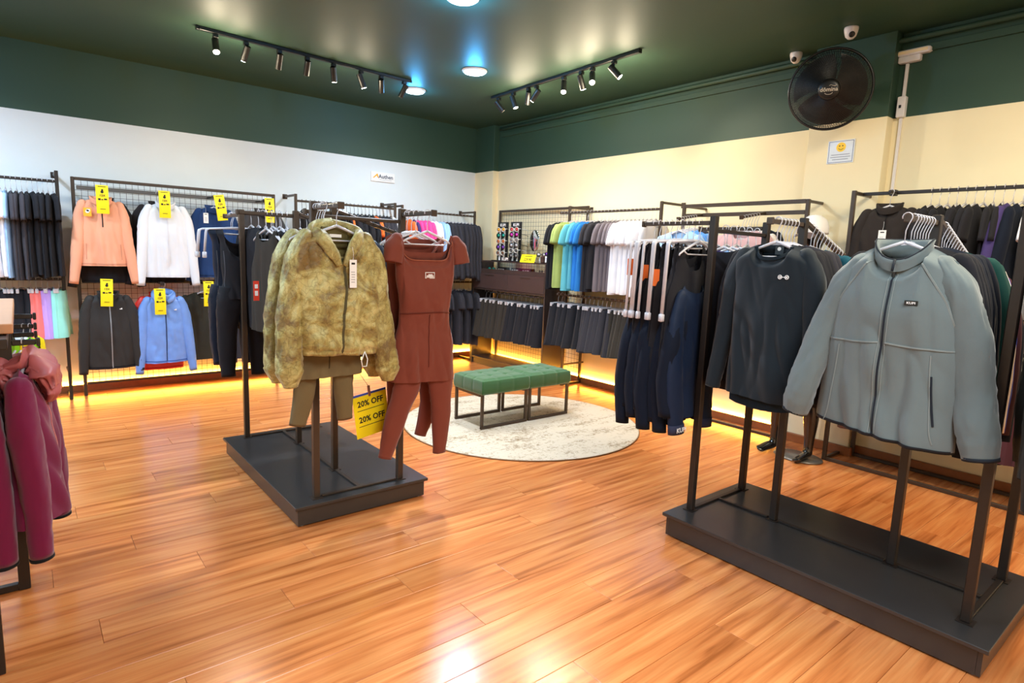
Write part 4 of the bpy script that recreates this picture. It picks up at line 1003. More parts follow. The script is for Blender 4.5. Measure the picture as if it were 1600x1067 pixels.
for i, yy in enumerate((6.15, 5.87, 5.66)):
    k = thing('glasses_case_box', f'black box lettered KUPI in cabinet tray, {ORD[i]} from the left', 'box', (4.85, yy, 1.2625), -PI/2, 'boxes in the cabinet tray')
    MB().box(-.085, .085, -.03, .04, 0, .068, .003).build('carton', BLACKP, k)
    text('KUPI', .034, PAPER, k, FM(.012, -.0306, .036), bold=.0008, sx=1.1); MB().box(-.066, -.044, -.0312, -.0303, .024, .048).build('emblem', PAPER, k)
for i, (yy, c, nm) in enumerate(((6.5, 'green', 'green lens sunglasses lying in the left end of cabinet tray'), (6.28, 'grey', 'grey sunglasses lying left of the lettered boxes in cabinet tray'), (5.76, 'silver', 'silver sunglasses lying between the two right boxes in tray'), (5.5, 'smoke', 'smoke lens sunglasses lying right of the boxes in tray'), (5.36, 'violet', 'violet sunglasses lying at the right end of cabinet tray'))):
    shades(c, (4.92, yy, 1.3), -PI/2+.3*(-1)**i, nm)
# racks on the right wall
wall_rack('dark metal wall rack with the coloured T-shirts, right of the cabinet', 'x', XR, 4.85, 3.72, 4.98, 2.06, (1.985, 1.06))
bar_row(run(('tee', 'black', 2), ('tee', 'lime green', 4), ('tee', 'teal', 2), ('tee', 'bright blue', 3), ('tee', 'charcoal', 4), ('tee', 'grey', 4), ('tee', 'white', 8)), (4.85, 5.10, 1.985), (4.85, 3.78, 1.985), 0.0, 'coloured T-shirt rail', 'T-shirts on the coloured T-shirt rail of the right wall', jit=.12)
bar_row(run(('shorts', 'black', 8), ('shorts', 'charcoal', 7), ('shorts', 'brownish black', 6)), (4.85, 5.10, 1.06), (4.85, 3.85, 1.06), 0.0, 'rail below coloured T-shirts', 'shorts below the coloured T-shirts', jit=.3, scale=1.1)
MB().box(4.838, 4.862, 4.9945, 5.13, 1.973, 1.997, .002).build('rail_end', STEELB, bpy.data.objects['garment_rack.003'])
MB().box(4.838, 4.862, 4.9945, 5.13, 1.048, 1.072, .002).build('rail_end', STEELB, bpy.data.objects['garment_rack.003'])
# framed rack with face-out arms
fr = thing('frame_rack', 'dark rectangular wall frame with two sloping arms of hangers, left of column', 'clothes rack', (0, 0, 0))
for yy in (2.31, 3.46): MB().box(4.836, 4.864, yy-.014, yy+.014, .001, 2.015, .002).build('post', STEELB, fr)
for z in (2.0, 1.915): MB().box(4.836, 4.864, 2.325, 3.445, z-.016, z+.016, .002).build('rail', STEELB, fr)
MB().box(4.836, 4.864, 2.325, 3.445, .05, .075, .002).build('rail', STEELB, fr)
for yy in (2.31, 3.46): MB().box(4.865, XR-.001 if yy > 2.5 else 5.084, yy-.012, yy+.012, 1.99, 2.01, .002).build('bracket_arm', STEELB, fr)
for yy in (3.26, 2.66): arm(fr, (4.835, yy, 1.915), (4.50, yy, 1.86))
def armrow(items, a, b, rz, where, group, hc=None, jit=.06): bar_row(items, a, b, rz, where, group, end='the wall', hcol=hc, jit=jit)
armrow(run(('long', 'charcoal', 2), ('tee', 'sky blue', 3), ('tee', 'pale blue', 2)), (4.74, 3.26, 1.89), (4.52, 3.26, 1.855), -PI/2, 'left arm of frame rack', 'tops on the left arm of the wall frame rack')
armrow(run(('long', 'black', 2), ('tee', 'off-white', 2), ('tee', 'blush', 2)), (4.74, 2.66, 1.89), (4.52, 2.66, 1.855), -PI/2, 'right arm of frame rack', 'tops on the right arm of the wall frame rack')
# rack right of the column
rr = thing('garment_rack', 'dark metal box-frame wall rack with white and black tops, far right', 'clothes rack', (0, 0, 0))
for yy in (1.955, -.35):
    MB().box(4.786, 4.814, yy-.014, yy+.014, .001, 2.055, .002).build('post', STEELB, rr); 
    MB().box(5.10, 5.128, yy-.014-.08*(yy > 1), yy+.014-.08*(yy > 1), .001, 1.1 if yy > 1 else 2.055, .002).build('post', STEELB, rr)
    MB().box(4.815, 5.084, yy-.012, yy+.012, 2.027, 2.051, .002).build('depth_rail', STEELB, rr)
    MB().box(4.815, 5.084, yy-.012, yy+.012, .0015, .0255, .002).build('depth_rail', STEELB, rr)
for x, z in ((4.80, .013), (5.114, .013)): MB().box(x-.012, x+.012, -.335, 1.86 if x > 5 else 1.9405, z-.0115, z+.0125, .002).build('floor_rail', STEELB, rr)
MB().box(4.918, 4.942, -.3375, 1.9425, 2.027, 2.051, .002).build('hanging_rail', STEEL, rr)
MB().box(4.918, 4.942, -.3375, 1.9425, .97, .994, .002).build('hanging_rail', STEEL, rr)
MB().box(4.908, 4.952, 1.72, 1.76, 2.018, 2.06, .002).build('rail_clamp', STEEL, rr)
bar_row(run(('tee', 'black', 9), ('long', 'purple', 1), ('long', 'navy', 1), ('tee', 'white', 2), ('tee', 'charcoal', 5), ('tee', 'black', 3), ('tee', 'white', 9)), (4.93, 1.50, 2.04), (4.93, .05, 2.04), 0.0, 'far right wall rail', 'tops on the far right wall rail', jit=.15)
bar_row(run(('shorts', 'brown', 3), ('shorts', 'navy', 3), ('shorts', 'black', 3), ('shorts', 'maroon', 3)), (4.93, 1.75, .98), (4.93, .7, .98), 0.0, 'far right lower rail', 'shorts on the far right lower rail', jit=.3, scale=1.3)
po = wall_jacket('quarter_zip_pullover', 4.83, 1.72, 2.035, 'black quarter-zip top with white swing tag facing out beside the column', cloth('off_black_knit', (44, 38, 36), .8), BTR, halfzip=BTR, hw=.2, cuffz=-.8, hemz=-.68, seedd=17, rz=-PI/2)
hang_tag(po, .0, -.075, -.27, .05, .11)
MB().beam((4.917, 1.72, 2.035), (4.80, 1.72, 2.035), .02).build('arm', STEEL, rr)
hatag = [(4.76, 'x')]

# mannequin with a cap behind the black top
GLOSSB = plain('gloss_black_fibreglass', (22, 20, 20), .12, 0, .05, 0, 10, coat=.6)
mn = thing('mannequin', 'glossy black mannequin in dark clothes and a cap, behind the black top', 'mannequin', (4.68, 2.16, 0), -PI/2-.1)
MB().lathe([(.001, .0006), (.185, .0006), (.19, .006), (.185, .014), (.001, .0145)], 40, Matrix.Translation((.06, .0, 0)) @ Matrix.Diagonal((1.0, .75, 1, 1))).build('base_plate', plain('brushed_base', (120, 116, 112), .3, .6), mn, True)
m = MB()
for s, dx in ((-1, -.16), (1, .13)):
    limb(m, [(s*.085, 0, .95), (s*.11, -.01, .72), (dx*.85, -.005, .5), (dx*.95, .015, .36), (dx, .012, .12), (dx, .0, .05)], [.085, .078, .052, .056, .034, .034], [.09, .08, .055, .06, .036, .04], 30, 18, 0, 0, False)
    limb(m, [(dx, .035, .06), (dx, .0, .05), (dx*1.04, -.07, .04), (dx*1.07, -.15, .028), (dx*1.08, -.175, .025)], [.026, .036, .038, .036, .015], [.03, .03, .024, .014, .009], 14, 14, 0, 0, False)
m.build('legs', GLOSSB, mn, True)
m = MB(); m.lathe([(.04, .9), (.15, .92), (.155, 1.0), (.12, 1.15), (.145, 1.32), (.16, 1.42), (.10, 1.50), (.052, 1.54), (.05, 1.60), (.001, 1.6)], 28, Matrix.Diagonal((1.15, .68, 1, 1))); m.build('torso', GLOSSB, mn, True)
m = MB(); m.lathe([(.001, 1.58), (.05, 1.6), (.075, 1.66), (.082, 1.74), (.07, 1.80), (.001, 1.83)], 26, Matrix.Translation((0, -.01, 0)) @ Matrix.Diagonal((.95, 1.15, 1, 1)))
limb(m, [(0, -.09, 1.715), (0, -.108, 1.69), (0, -.105, 1.675)], [.008, .014, .008], [.012, .018, .01], 6, 10, 0, 0, False)
m.build('head', GLOSSB, mn, True)
m = MB(); TT = Torso([(0, .19), (.3, .19), (1, .19)], .72, z0=-.09, D=.12, neck=.07, ndf=.03, ndb=.01, slope=.06, fold=.02, seed=33, dtab=[(0, .09), (.4, .12), (1, .13)])
TT.add(m, 30, 30)
for v in m.v: v.z += 1.62
for s in (-1, 1): limb(m, [(s*.13, 0, 1.5), (s*.2, 0, 1.42), (s*.25, -.01, 1.2), (s*.26, -.05, .95)], [.04, .075, .06, .05], [.05, .075, .06, .05], 18, 16, .1, 5)
m.build('shirt', cmat('black'), mn, True)
m = MB(); TT = Torso([(0, .15), (1, .19)], .5, z0=0, D=.12, neck=.02, ndf=0, ndb=0, slope=0, fold=.012, seed=34); TT.add(m, 24, 14)
for v in m.v: v.z += 1.0
m.build('shorts', cmat('charcoal'), mn, True)
cp = thing('cap', 'white cap with dark side and yellow edge worn by the black mannequin', 'cap', (4.68, 2.16, 0), -PI/2-.1)
m = MB(); m.lathe([(.098, 1.735), (.1, 1.75), (.098, 1.79), (.078, 1.845), (.04, 1.872), (.001, 1.878)], 32, Matrix.Translation((0, -.008, 0)) @ Matrix.Diagonal((.98, 1.16, 1, 1))); m.build('crown', PAPER, cp, True)
m = MB(); m.grid(lambda a, b: ((a-.5)*.17*(1-.25*b*b), -.118-.075*b*(1-(2*a-1)**2*.45), 1.745-.03*b-.02*(2*a-1)**2), 12, 8); m.grid(lambda a, b: ((a-.5)*.17*(1-.25*b*b), -.118-.075*b*(1-(2*a-1)**2*.45), 1.741-.03*b-.02*(2*a-1)**2), 12, 8, True); m.build('brim', plain('brim_grey', (96, 78, 76), .7), cp, True)
MB().box(-.107, -.09, -.06, .03, 1.735, 1.80, .006).build('side_panel', plain('cap_grey', (80, 66, 66), .8), cp)

# fan
fn = thing('oscillating_fan', 'large round black wall fan with lettered hub above the column', 'fan', (4.77, 2.20, 2.80), -PI/2)
tl = bpy.data.objects.new('fan_head', None); COL.objects.link(tl); tl.parent = fn
bpy.data.objects.remove(tl, do_unlink=True)
TM = Matrix.Rotation(.22, 4, 'X') @ Matrix.Rotation(PI/2, 4, 'X')    # local z of the lathe towards -Y, tilted down
TM = Matrix.Rotation(.36, 4, 'Z') @ TM
def tb(mb, name, mat, smooth=True):
    mb.v = [TM @ Vector(v) for v in mb.v]; return mb.build(name, mat, fn, smooth)
R_ = .278
m = MB()
for r in [.078+.0083*i for i in range(24)]:
    zz = .085*math.cos(min(1, r/R_)*PI/2)**.6
    m.torus((0, 0, zz), (1, 0, 0), (0, 1, 0), r, .0019, 48, 3)
for i in range(110):
    a = 2*PI*i/110; m.tube([((r*math.cos(a+r*1.6)), (r*math.sin(a+r*1.6)), .085*math.cos(min(1, r/R_)*PI/2)**.6) for r in (.07, .13, .19, .25, .27, .277)], .0017, 3, False)
tag(tb(m, 'front_grille', BLACKP, False), kind='stuff')
m = MB()
for i in range(90):
    a = 2*PI*i/90; m.tube([((r*math.cos(a)), (r*math.sin(a)), -.07*math.cos(min(1, r/R_)*PI/2)**.6) for r in (.06, .16, .22, .26, .277)], .0013, 3, False)
for r in (.1, .14, .18, .22, .26): m.torus((0, 0, -.07*math.cos(r/R_*PI/2)**.6), (1, 0, 0), (0, 1, 0), r, .0014, 40, 3)
tag(tb(m, 'rear_grille', BLACKP, False), kind='stuff')
m = MB(); m.torus((0, 0, 0), (1, 0, 0), (0, 1, 0), R_+.002, .009, 64, 8); tb(m, 'rim', BLACKP)
m = MB(); m.lathe([(.001, .07), (.066, .072), (.074, .084), (.07, .092), (.05, .098), (.001, .1)], 36); tb(m, 'hub_cap', BLACKP)
for i in range(3):
    m = MB(); a0 = 2*PI*i/3
    def bl(a, b):
        r = .04+.205*b; th = a0+(a-.5)*1.9+.4*b; return (r*math.cos(th), r*math.sin(th), (a-.5)*.07)
    m.grid(bl, 12, 8); m.grid(lambda a, b: tuple(Vector(bl(a, b))+Vector((0, 0, .003))), 12, 8, True); tb(m, 'blade', plain('blade_black', (26, 26, 26), .3))
m = MB(); m.lathe([(.001, -.2), (.05, -.19), (.07, -.15), (.07, -.06), (.03, -.03), (.001, -.03)], 24); tb(m, 'motor', BLACKP)
MB().tube([tuple(TM @ Vector((0, 0, -.17))), (.0, .22, .02), (0, .30, .05)], .022, 10).build('arm', BLACKP, fn, True)
MB().box(-.05, .05, .29, .312, -.05, .13, .004).build('mount', BLACKP, fn)
LM = TM @ Matrix.Translation((0, -.0, .1012)); SIL = plain('silver_print', (205, 196, 180), .4)
RZ = Matrix.Rotation(0, 4, 'Z')
text('dômina', .040, SIL, fn, LM @ RZ, bold=.0006)
m = MB(); m.tube([tuple((LM @ RZ) @ Vector((.025*math.cos(a), -.022+.012*math.sin(a), 0))) for a in [PI+PI*i/8 for i in range(9)]], .0018, 4); m.build('smile_mark', SIL, fn)
m = MB(); m.tube([tuple((LM @ RZ) @ Vector((-.0+.012*i, .026+.005*math.sin(i*1.6), 0))) for i in range(5)], .0016, 4); m.build('swirl_mark', SIL, fn)

# emergency light, switch box and cable duct by the column
yk = 1.845
lt = thing('emergency_light', 'white twin-strip emergency light on top of the white cable duct', 'light fixture', (XR-.03, yk-.03, 3.03), -PI/2)
MB().box(-.12, .12, -.03, .028, .018, .058, .008).build('light_bar', WHITEP, lt); MB().box(-.085, .06, -.024, .026, -.03, .0175, .006).build('body', WHITEP, lt); MB().box(-.105, .105, -.032, -.0302, .028, .05, .0005).build('diffuser', plain('diffuser_cream', (250, 225, 180), .3), lt)
dc = thing('cable_duct', 'slim white cable duct running down the wall beside the column', 'cable duct', (XR-.012, yk, 0))
MB().box(-.010, .011, -.010, .010, 2.765, 2.998, .002).build('duct', WHITEP, dc); MB().box(-.010, .011, -.010, .010, 2.06, 2.615, .002).build('duct', WHITEP, dc)
sb = thing('switch_box', 'white switch box in the middle of the wall cable duct', 'switch box', (XR-.025, yk, 2.69), -PI/2)
MB().box(-.028, .028, -.024, .024, -.074, .074, .004).build('box', WHITEP, sb); MB().box(-.012, .004, -.028, -.0245, -.01, .012, .001).build('switch', BLACKP, sb)
# security cameras
for nm, (x, yy), lab, rz in (('a', (4.80, 2.106), 'white dome security camera on the ceiling above the fan, nearest', -.95), ('b', (5.06, 2.637), 'smaller-looking white dome security camera on ceiling, left of the fan', -1.5)):
    c = thing('dome_camera', lab, 'camera', (x, yy, ZC-.0008), rz)
    MB().lathe([(.001, 0), (.047, 0), (.048, -.012), (.044, -.035), (.036, -.062), (.02, -.078), (.001, -.082)], 28).build('housing', WHITEP, c, True)
    q = Matrix.Translation((0, -.026, -.052)) @ Matrix.Rotation(PI/2+.6, 4, 'X')
    m = MB(); m.lathe([(.001, 0), (.02, 0), (.021, .012), (.016, .017), (.001, .019)], 18, q); m.build('lens', BLACKP, c, True)
# notice on the column
ns = thing('notice', 'small laminated notice with a yellow smiley on the column', 'sign', (5.082, 2.208, 2.395), -PI/2)
MB().box(-.10, .10, -.0015, .0015, -.088, .088).build('sheet', plain('laminated_sheet', (222, 228, 236), .25), ns)
MB().box(-.092, .092, -.0022, -.0016, .078, .081).box(-.092, .092, -.0022, -.0016, -.081, -.078).box(-.092, -.089, -.0022, -.0016, -.078, .078).box(.089, .092, -.0022, -.0016, -.078, .078).build('border', plain('navy_print', (50, 60, 110), .5), ns)
MB().disc((0, -.0016, .035), .036, (0, -1, 0), .001, 26).build('smiley', plain('smiley_yellow', (250, 205, 40), .4), ns)
m = MB(); m.disc((-.012, -.0027, .044), .005, (0, -1, 0), .0006, 10).disc((.012, -.0027, .044), .005, (0, -1, 0), .0006, 10)
m.tube([(.02*math.cos(a), -.003, .034+.018*math.sin(a)) for a in [PI*1.15+PI*.7*i/8 for i in range(9)]], .0018, 4); m.build('smiley_face', INK, ns)
m = MB(); 
for i, wd in enumerate((.07, .075, .06)): m.box(-wd, wd, -.0022, -.0016, -.025-i*.018, -.019-i*.018)
m.build('small_print', plain('grey_print2', (150, 156, 172), .6), ns)

# ================================================================== CLOTHES ON THE CENTRE AND RIGHT RACKS
# centre rack, far side
bar_row(run(('long', 'black', 3), ('tank', 'black', 2), ('long', 'dark grey', 2), ('tee', 'navy', 2)), (1.27, 4.455, 1.725), (1.66, 4.455, 1.725), PI/2, 'far cross bar of centre rack', 'tops on the far cross bar of the centre rack', jit=.15)
def jumpsuit(y, x, col, label, ln=1.15, seed=0, tee=False):
    t = thing('jumpsuit', label, 'jumpsuit', (x, y, AZ), 0)
    M_ = cloth('jumpsuit_'+col, COLORS[col], .7)
    T = Torso([(0, .155), (.2, .13), (.5, .13), (.75, .12), (1, .165)], .58, z0=-.10, D=.045, neck=.11, ndf=.19, ndb=.1, slope=.01, fold=.014, fx=10, seed=seed); m = MB(); T.add(m, 40, 36); m.build('bodice', M_, t, True)
    for s in (-1, 1):
        m = MB(); limb(m, [(s*.07, 0, -.5), (s*.085, 0, -.62), (s*.10, .01, -.85), (s*(.10), 0, -ln)], [.075, .085, .068, .05], [.045, .05, .04, .032], 24, 18, .08, 5*s+seed); m.build('leg', M_, t, True)
    strip('contrast_seam', cloth('grey_seam', (84, 84, 90)), t, T.front, [(-.115, -.25), (-.11, -.4), (-.12, -.56)], .004, .003)
    h = link('set_hanger', HS1, None, (x, y, AZ), 0); tag(h, 'clear drop-arm hanger of the '+' '.join(label.split()[:7]), 'hanger')
jumpsuit(4.50, 1.205, 'black', 'black sleeveless jumpsuit with long legs, left end of the centre rack, front', 1.13, 61)
jumpsuit(4.62, 1.19, 'navy', 'dark navy sleeveless jumpsuit behind the black jumpsuit, left end', 1.05, 62)
jumpsuit(4.72, 1.205, 'charcoal', 'charcoal sleeveless jumpsuit at the far left arm end of centre rack', 1.08, 63)
bar_row(run(('tee', 'black', 3), ('tank', 'brownish black', 2)), (1.40, 4.13, AZ), (1.27, 4.13, AZ), PI/2+.1, 'left inner arm, centre rack', 'tops on the left inner arm of the centre rack', end='the post', jit=.1)
rt_ = thing('hang_tag', 'red swing tag on a dark top, left of the leaf-print windbreaker', 'tag', (1.12, 3.86, 1.22), .2)
MB().box(-.018, .018, -.001, .001, -.06, .06).build('card', REDC, rt_); MB().box(-.01, .01, -.0018, -.0011, -.03, .0).box(-.01, .01, -.0018, -.0011, .015, .04).build('print', PAPER, rt_)
bar_row(run(('long', 'navy', 4), ('tee', 'black', 4)), (1.56, 3.5, 1.692), (1.92, 3.5, 1.592), PI/2, 'near sloping arm of centre rack', 'tops on the near sloping arm of the centre rack', end='the post', hcol=HMB)
bar_row(run(('tee', 'black', 3), ('long', 'navy', 3)), (1.56, 4.13, 1.692), (1.87, 4.13, 1.606), PI/2, 'far sloping arm of centre rack', 'tops on the far sloping arm of the centre rack', end='the post')
# sale sign
ss = thing('sale_sign', 'yellow double card reading 20% OFF twice, clipped low on the centre rack', 'sign', (1.455, 3.0, .71), .1)
Rm = Matrix.Rotation(.16, 4, 'Y')
def rot(o): o.matrix_local = Matrix.Rotation(-.13, 4, 'Y'); return o
rot(MB().box(-.105, .105, -.0015, .0015, -.235, .0).build('card', CARD, ss)); rot(MB().box(-.105, .105, -.0016, .0016, .0002, .012).build('edge_strip', plain('blue_edge', (60, 80, 170), .5), ss))
for z in (-.045, -.135):
    rot(text('20% OFF', .046, INK, ss, FM(0, -.0022, z), bold=.0011, sx=.95)); rot(MB().box(-.085, .085, -.0022, -.0016, z-.038, z-.0345).build('small_print', INK, ss))
rot(MB().box(-.008, .008, -.004, .004, -.012, .05, .002).build('clip', plain('clip_metal', (170, 120, 100), .3, .6), ss))
rot(MB().tube([(0, 0, .045), (-.06, .06, .2), (-.1, .1, .42)], .001, 4).build('cord', BLACKP, ss))
# right rack
bar_row(run(('tank', 'black', 8)), (2.82, 1.94, AZ), (2.82, 2.20, AZ), .05, 'left arm of right rack', 'black tank tops on the left arm of the right foreground rack', end='the post', jit=.1, hcol=HS2)
for i in range(8):
    o = link('long_sleeve_shirt', LONGS[i % 4], None, (2.85+random.uniform(-.02, .02), 1.95+i*.034, 1.33), random.uniform(-.15, .3)); o.scale = (.86, 1.35, .78+.06*((i*2) % 3)); setmat(o, cmat('navy'))
    tag(o, f'{ORD[i]} dark navy long-sleeved shirt from the post, hung low on the left arm hangers', 'shirt', 'navy shirts hung low on the left arm of the right rack')
bar_row(run(('long', 'navy', 6)), (3.35, 1.93, AZ), (3.35, 2.27, AZ), .05, 'back left arm of right rack', 'navy tops on the back left arm of the right rack', end='the post', jit=.14)
for i, (x, y, z, q) in enumerate(((2.66, 2.12, 1.47, .1), (2.64, 2.03, 1.45, -.1), (2.63, 2.20, 1.50, 0))):
    ot = thing('swing_tag', f'orange swing tag on the navy tops, {("middle", "nearest the post", "farthest from the post")[i]}', 'tag', (x, y, z), -.6+q, 'orange swing tags')
    MB().box(-.018, .018, -.001, .001, -.09, .0).build('card', ORANGEC, ot); MB().tube([(0, 0, 0), (.01, .01, .05)], .0008, 4).build('cord', BLACKP, ot)
nv = thing('running_jacket', 'navy running jacket with a lettered KUPI cuff, next to the right rack post', 'jacket', (2.80, 1.90, 1.48), .0)
NVY = cloth('blue_navy_shell', (20, 34, 58), .6)
T = Torso([(0, .12), (.3, .15), (.6, .17), (1, .18)], .82, z0=-.11, D=.03, neck=.08, ndf=.04, ndb=0, slope=.05, fold=.02, fx=9, seed=77); m = MB(); T.add(m, 40, 40); m.build('body', NVY, nv, True)
for s in (-1, 1):
    m = MB(); limb(m, [(s*.07, 0, -.14), (s*.10, 0, -.18), (s*.13, 0, -.35), (s*.14, -.02, -.6), (s*.13, -.05, -.88)], [.012, .045, .06, .066, .056], [.012, .03, .035, .035, .03], 30, 18, .1, 78+s); m.build('sleeve', NVY, nv, True)
    c = MB(); limb(c, [(s*.131, -.047, -.845), (s*.1295, -.0505, -.895)], [.0585, .0575], [.033, .032], 2, 18, 0, 0); c.build('cuff', cloth('cuff_navy', (52, 54, 74)), nv, True)
text('KUPI', .036, PAPER, nv, FM(-.132, -.0845, -.868, ry=.0), bold=.0006, sx=1.1)
h = link('hanger', HM, None, (2.82, 1.90, AZ), 0); tag(h, 'clear hanger of the navy jacket with lettered cuff', 'hanger')
bar_row(run(('tee', 'black', 1), ('long', 'purple', 1), ('tee', 'pale blue', 2), ('tee', 'dark teal', 1)), (2.93, 1.82, 1.675), (3.25, 1.82, 1.675), PI/2, 'cross bar of right rack', 'tops on the cross bar of the right foreground rack', jit=.1)
bar_row(run(('long', 'charcoal', 2), ('long', 'black', 4)), (3.0, 1.48, AZ), (2.83, 1.48, AZ), -PI/2, 'arm behind black top', 'tops behind the black crew-neck top', end='the post', jit=.03)
bar_row(run(('long', 'dark teal', 6), ('tee', 'charcoal', 5)), (3.18, 1.48, 1.69), (3.53, 1.48, 1.572), -PI/2, 'sloping arm behind black top', 'tops on the sloping arm behind the black top', end='the post', jit=.05)
bar_row(run(('long', 'navy', 4), ('long', 'black', 3)), (3.0, .905, AZ), (2.80, .905, AZ), -PI/2, 'arm behind grey fleece', 'tops behind the grey fleece jacket', end='the post', jit=.03)
bar_row(run(('long', 'dark green', 3), ('long', 'off-white', 1), ('long', 'royal blue', 2), ('long', 'maroon', 2), ('long', 'navy', 2), ('pants', 'black', 2)), (3.18, .905, 1.69), (3.54, .905, 1.568), -PI/2, 'sloping arm behind grey fleece', 'tops on the sloping arm behind the grey fleece', end='the post', jit=.05)
# dark jacket at the right edge
rj = thing('padded_jacket', 'dark grey-green jacket at the right edge of the right foreground rack', 'jacket', (2.82, .44, AZ), PI/2-1.35)
DG = cloth('dark_green_grey_shell', (36, 40, 40), .7)
T = Torso([(0, .18), (.12, .2), (.5, .21), (1, .22)], .9, z0=-.11, D=.05, neck=.08, ndf=.05, ndb=0, slope=.05, fold=.03, fx=9, seed=88); m = MB(); T.add(m, 40, 40); m.build('body', DG, rj, True)
for s in (-1, 1):
    m = MB(); limb(m, [(s*.12, 0, -.14), (s*.17, 0, -.19), (s*.21, 0, -.4), (s*.22, -.02, -.7), (s*.20, -.03, -1.0)], [.02, .07, .075, .075, .05], [.03, .06, .06, .06, .045], 30, 20, .12, 89+s, cuff=4); m.build('sleeve', DG, rj, True)
collar('collar', DG, rj, .08, .06, -.13, .06, .005, .006, .03, 3)
h = link('hanger', HM, None, (2.82, .44, AZ), PI/2-1.35); tag(h, 'clear hanger of the dark jacket at right edge', 'hanger')
bar_row(run(('long', 'charcoal', 3), ('long', 'black', 3)), (2.82, .38, AZ), (2.82, .14, AZ), .15, 'right end arm of right rack', 'tops on the right end arm of the right rack', end='the post', jit=.08)

# ================================================================== LEFT FOREGROUND TABLE RACK
tb_ = thing('table_rack', 'black metal rack with a wooden top board at the left edge', 'clothes rack', (0, 0, 0))
MB().box(-1.0, -.03, 2.68, 3.78, 1.165, 1.20, .003).build('top_board', plain('light_wood_top', (196, 138, 98), .35, 0, .15, .02, 8), tb_)
for x in (-.065, -.97):
    for y in (3.17, 3.74): MB().box(x-.02, x+.02, y-.02, y+.02, .001, 1.164, .002).build('post', STEEL, tb_)
    MB().box(x-.018-.075*(x > -.5), x+.018-.075*(x > -.5), 2.54, 2.576, .001, 1.164, .002).build('post', STEEL, tb_)
    MB().box(x-.018-.075*(x > -.5), x+.018, 2.581, 3.149, 1.125, 1.16, .002).build('side_rail', STEEL, tb_); MB().box(x-.018, x+.018, 3.191, 3.719, 1.125, 1.16, .002).build('side_rail', STEEL, tb_)
for y in (2.558, 3.17, 3.74): MB().box(-.949, -.086-.075*(y < 3), y-.015, y+.015, .0015, .03, .002).build('floor_rail', STEEL, tb_)
for y in (3.17, 3.74): MB().box(-.949, -.086, y-.011, y+.011, 1.055, 1.078, .002).build('hanging_rail', STEEL, tb_); arm(tb_, (-.0445, y, 1.066), (.035, y, 1.066), STEEL)
for z in (1.075, .985): arm(tb_, (-.0445, 3.74, z+.04), (.035, 3.74, z+.04), STEEL)
BG = cloth('burgundy_softshell', (112, 16, 58), .8, 900, .06, .25, .12); BGL = plain('rose_lining', (176, 92, 92), .45, 0, .1, .03, 12)
def burg(x, y, rz, label, seed, hood=True, drop=0):
    t = thing('hooded_jacket', label, 'jacket', (x, y, 1.066), rz)
    T = Torso([(0, .165), (.12, .185), (.5, .21), (1, .24)], .72, z0=-.095, D=.05, neck=.08, ndf=.05, ndb=0, slope=.07, fold=.035, fx=7, seed=seed, dtab=[(0, .03), (.3, .07), (1, .085)]); m = MB(); T.add(m, 44, 44); m.build('body', BG, t, True)
    for s in (-1, 1):
        m = MB(); limb(m, [(s*.11, 0, -.135), (s*.145, -.005, -.17), (s*.19, -.02, -.33), (s*.21, -.04, -.55), (s*.222, -.05, -.84)], [.012, .05, .065, .06, .045], [.02, .05, .058, .052, .04], 38, 22, .1, seed+s, cuff=3); sl = m.build('sleeve', BG, t, True)
        c = MB(); e = Vector((s*.222, -.05, -.84)); limb(c, [tuple(e), tuple(e+Vector((0, -.001, -.012)))], [.0465, .0465], [.0415, .0415], 2, 18, 0, 0); c.build('cuff_binding', BTR, sl, True)
    strip('zipper', plain('zip_pink', (190, 110, 120), .4), t, T.front, [(0, -.15), (.002, -.4), (0, -.67)], .008, .004)
    if hood:
        m = MB(); limb(m, [(0, .065, -.15), (0, .05, -.10), (0, -.02, -.08), (.01, -.075, -.11), (.015, -.10, -.18)], [.05, .085, .10, .115, .10], [.02, .035, .04, .038, .02], 34, 30, .32, seed, False); m.build('hood', BGL, t, True)
        m = MB(); limb(m, [(0, -.02, -.10), (0, -.07, -.14), (.01, -.088, -.2), (.01, -.075, -.25)], [.06, .09, .085, .05], [.03, .04, .035, .02], 24, 24, .3, seed+3, False); m.build('hood', BGL, t, True)
    h = link('hanger', HM, None, (x, y, 1.066), rz); h.scale = (.8, 1, 1); tag(h, 'clear hanger of the '+' '.join(label.split()[:6]), 'hanger')
burg(-.01, 3.17, PI/2-.18, 'burgundy hooded jacket with rose lined hood, right end of left edge rack', 91)
burg(-.14, 3.17, PI/2-.1, 'second burgundy hooded jacket, at the very left picture edge', 92)
for i, (x, y, c, k, lab) in enumerate(((-.005, 3.74, 'neon green', 0, 'neon green and blue tank top behind the burgundy jackets'), (.02, 3.74, 'yellow', 1, 'bright yellow top behind the neon green tank'), (-.07, 3.74, 'white', 2, 'white top behind the neon green tank'))):
    cc = {'neon green': (150, 215, 30), 'yellow': (250, 215, 20), 'white': (230, 235, 240)}[c]
    o = link('tank_shirt' if k != 2 else 't_shirt', TANKS[k % 2] if k != 2 else TEES[0], None, (x, y, 1.066 if k else 1.06), PI/2-.35-.05*k); setmat(o, cloth('sport_'+c.replace(' ', '_'), cc)); o.scale = (.75, 1.2, .5); tag(o, lab, 'shirt')
    h = link('hanger', HM, None, (x, y, 1.066), PI/2-.35-.05*k); h.scale = (.75, 1, .7); tag(h, 'clear hanger of the '+lab, 'hanger')

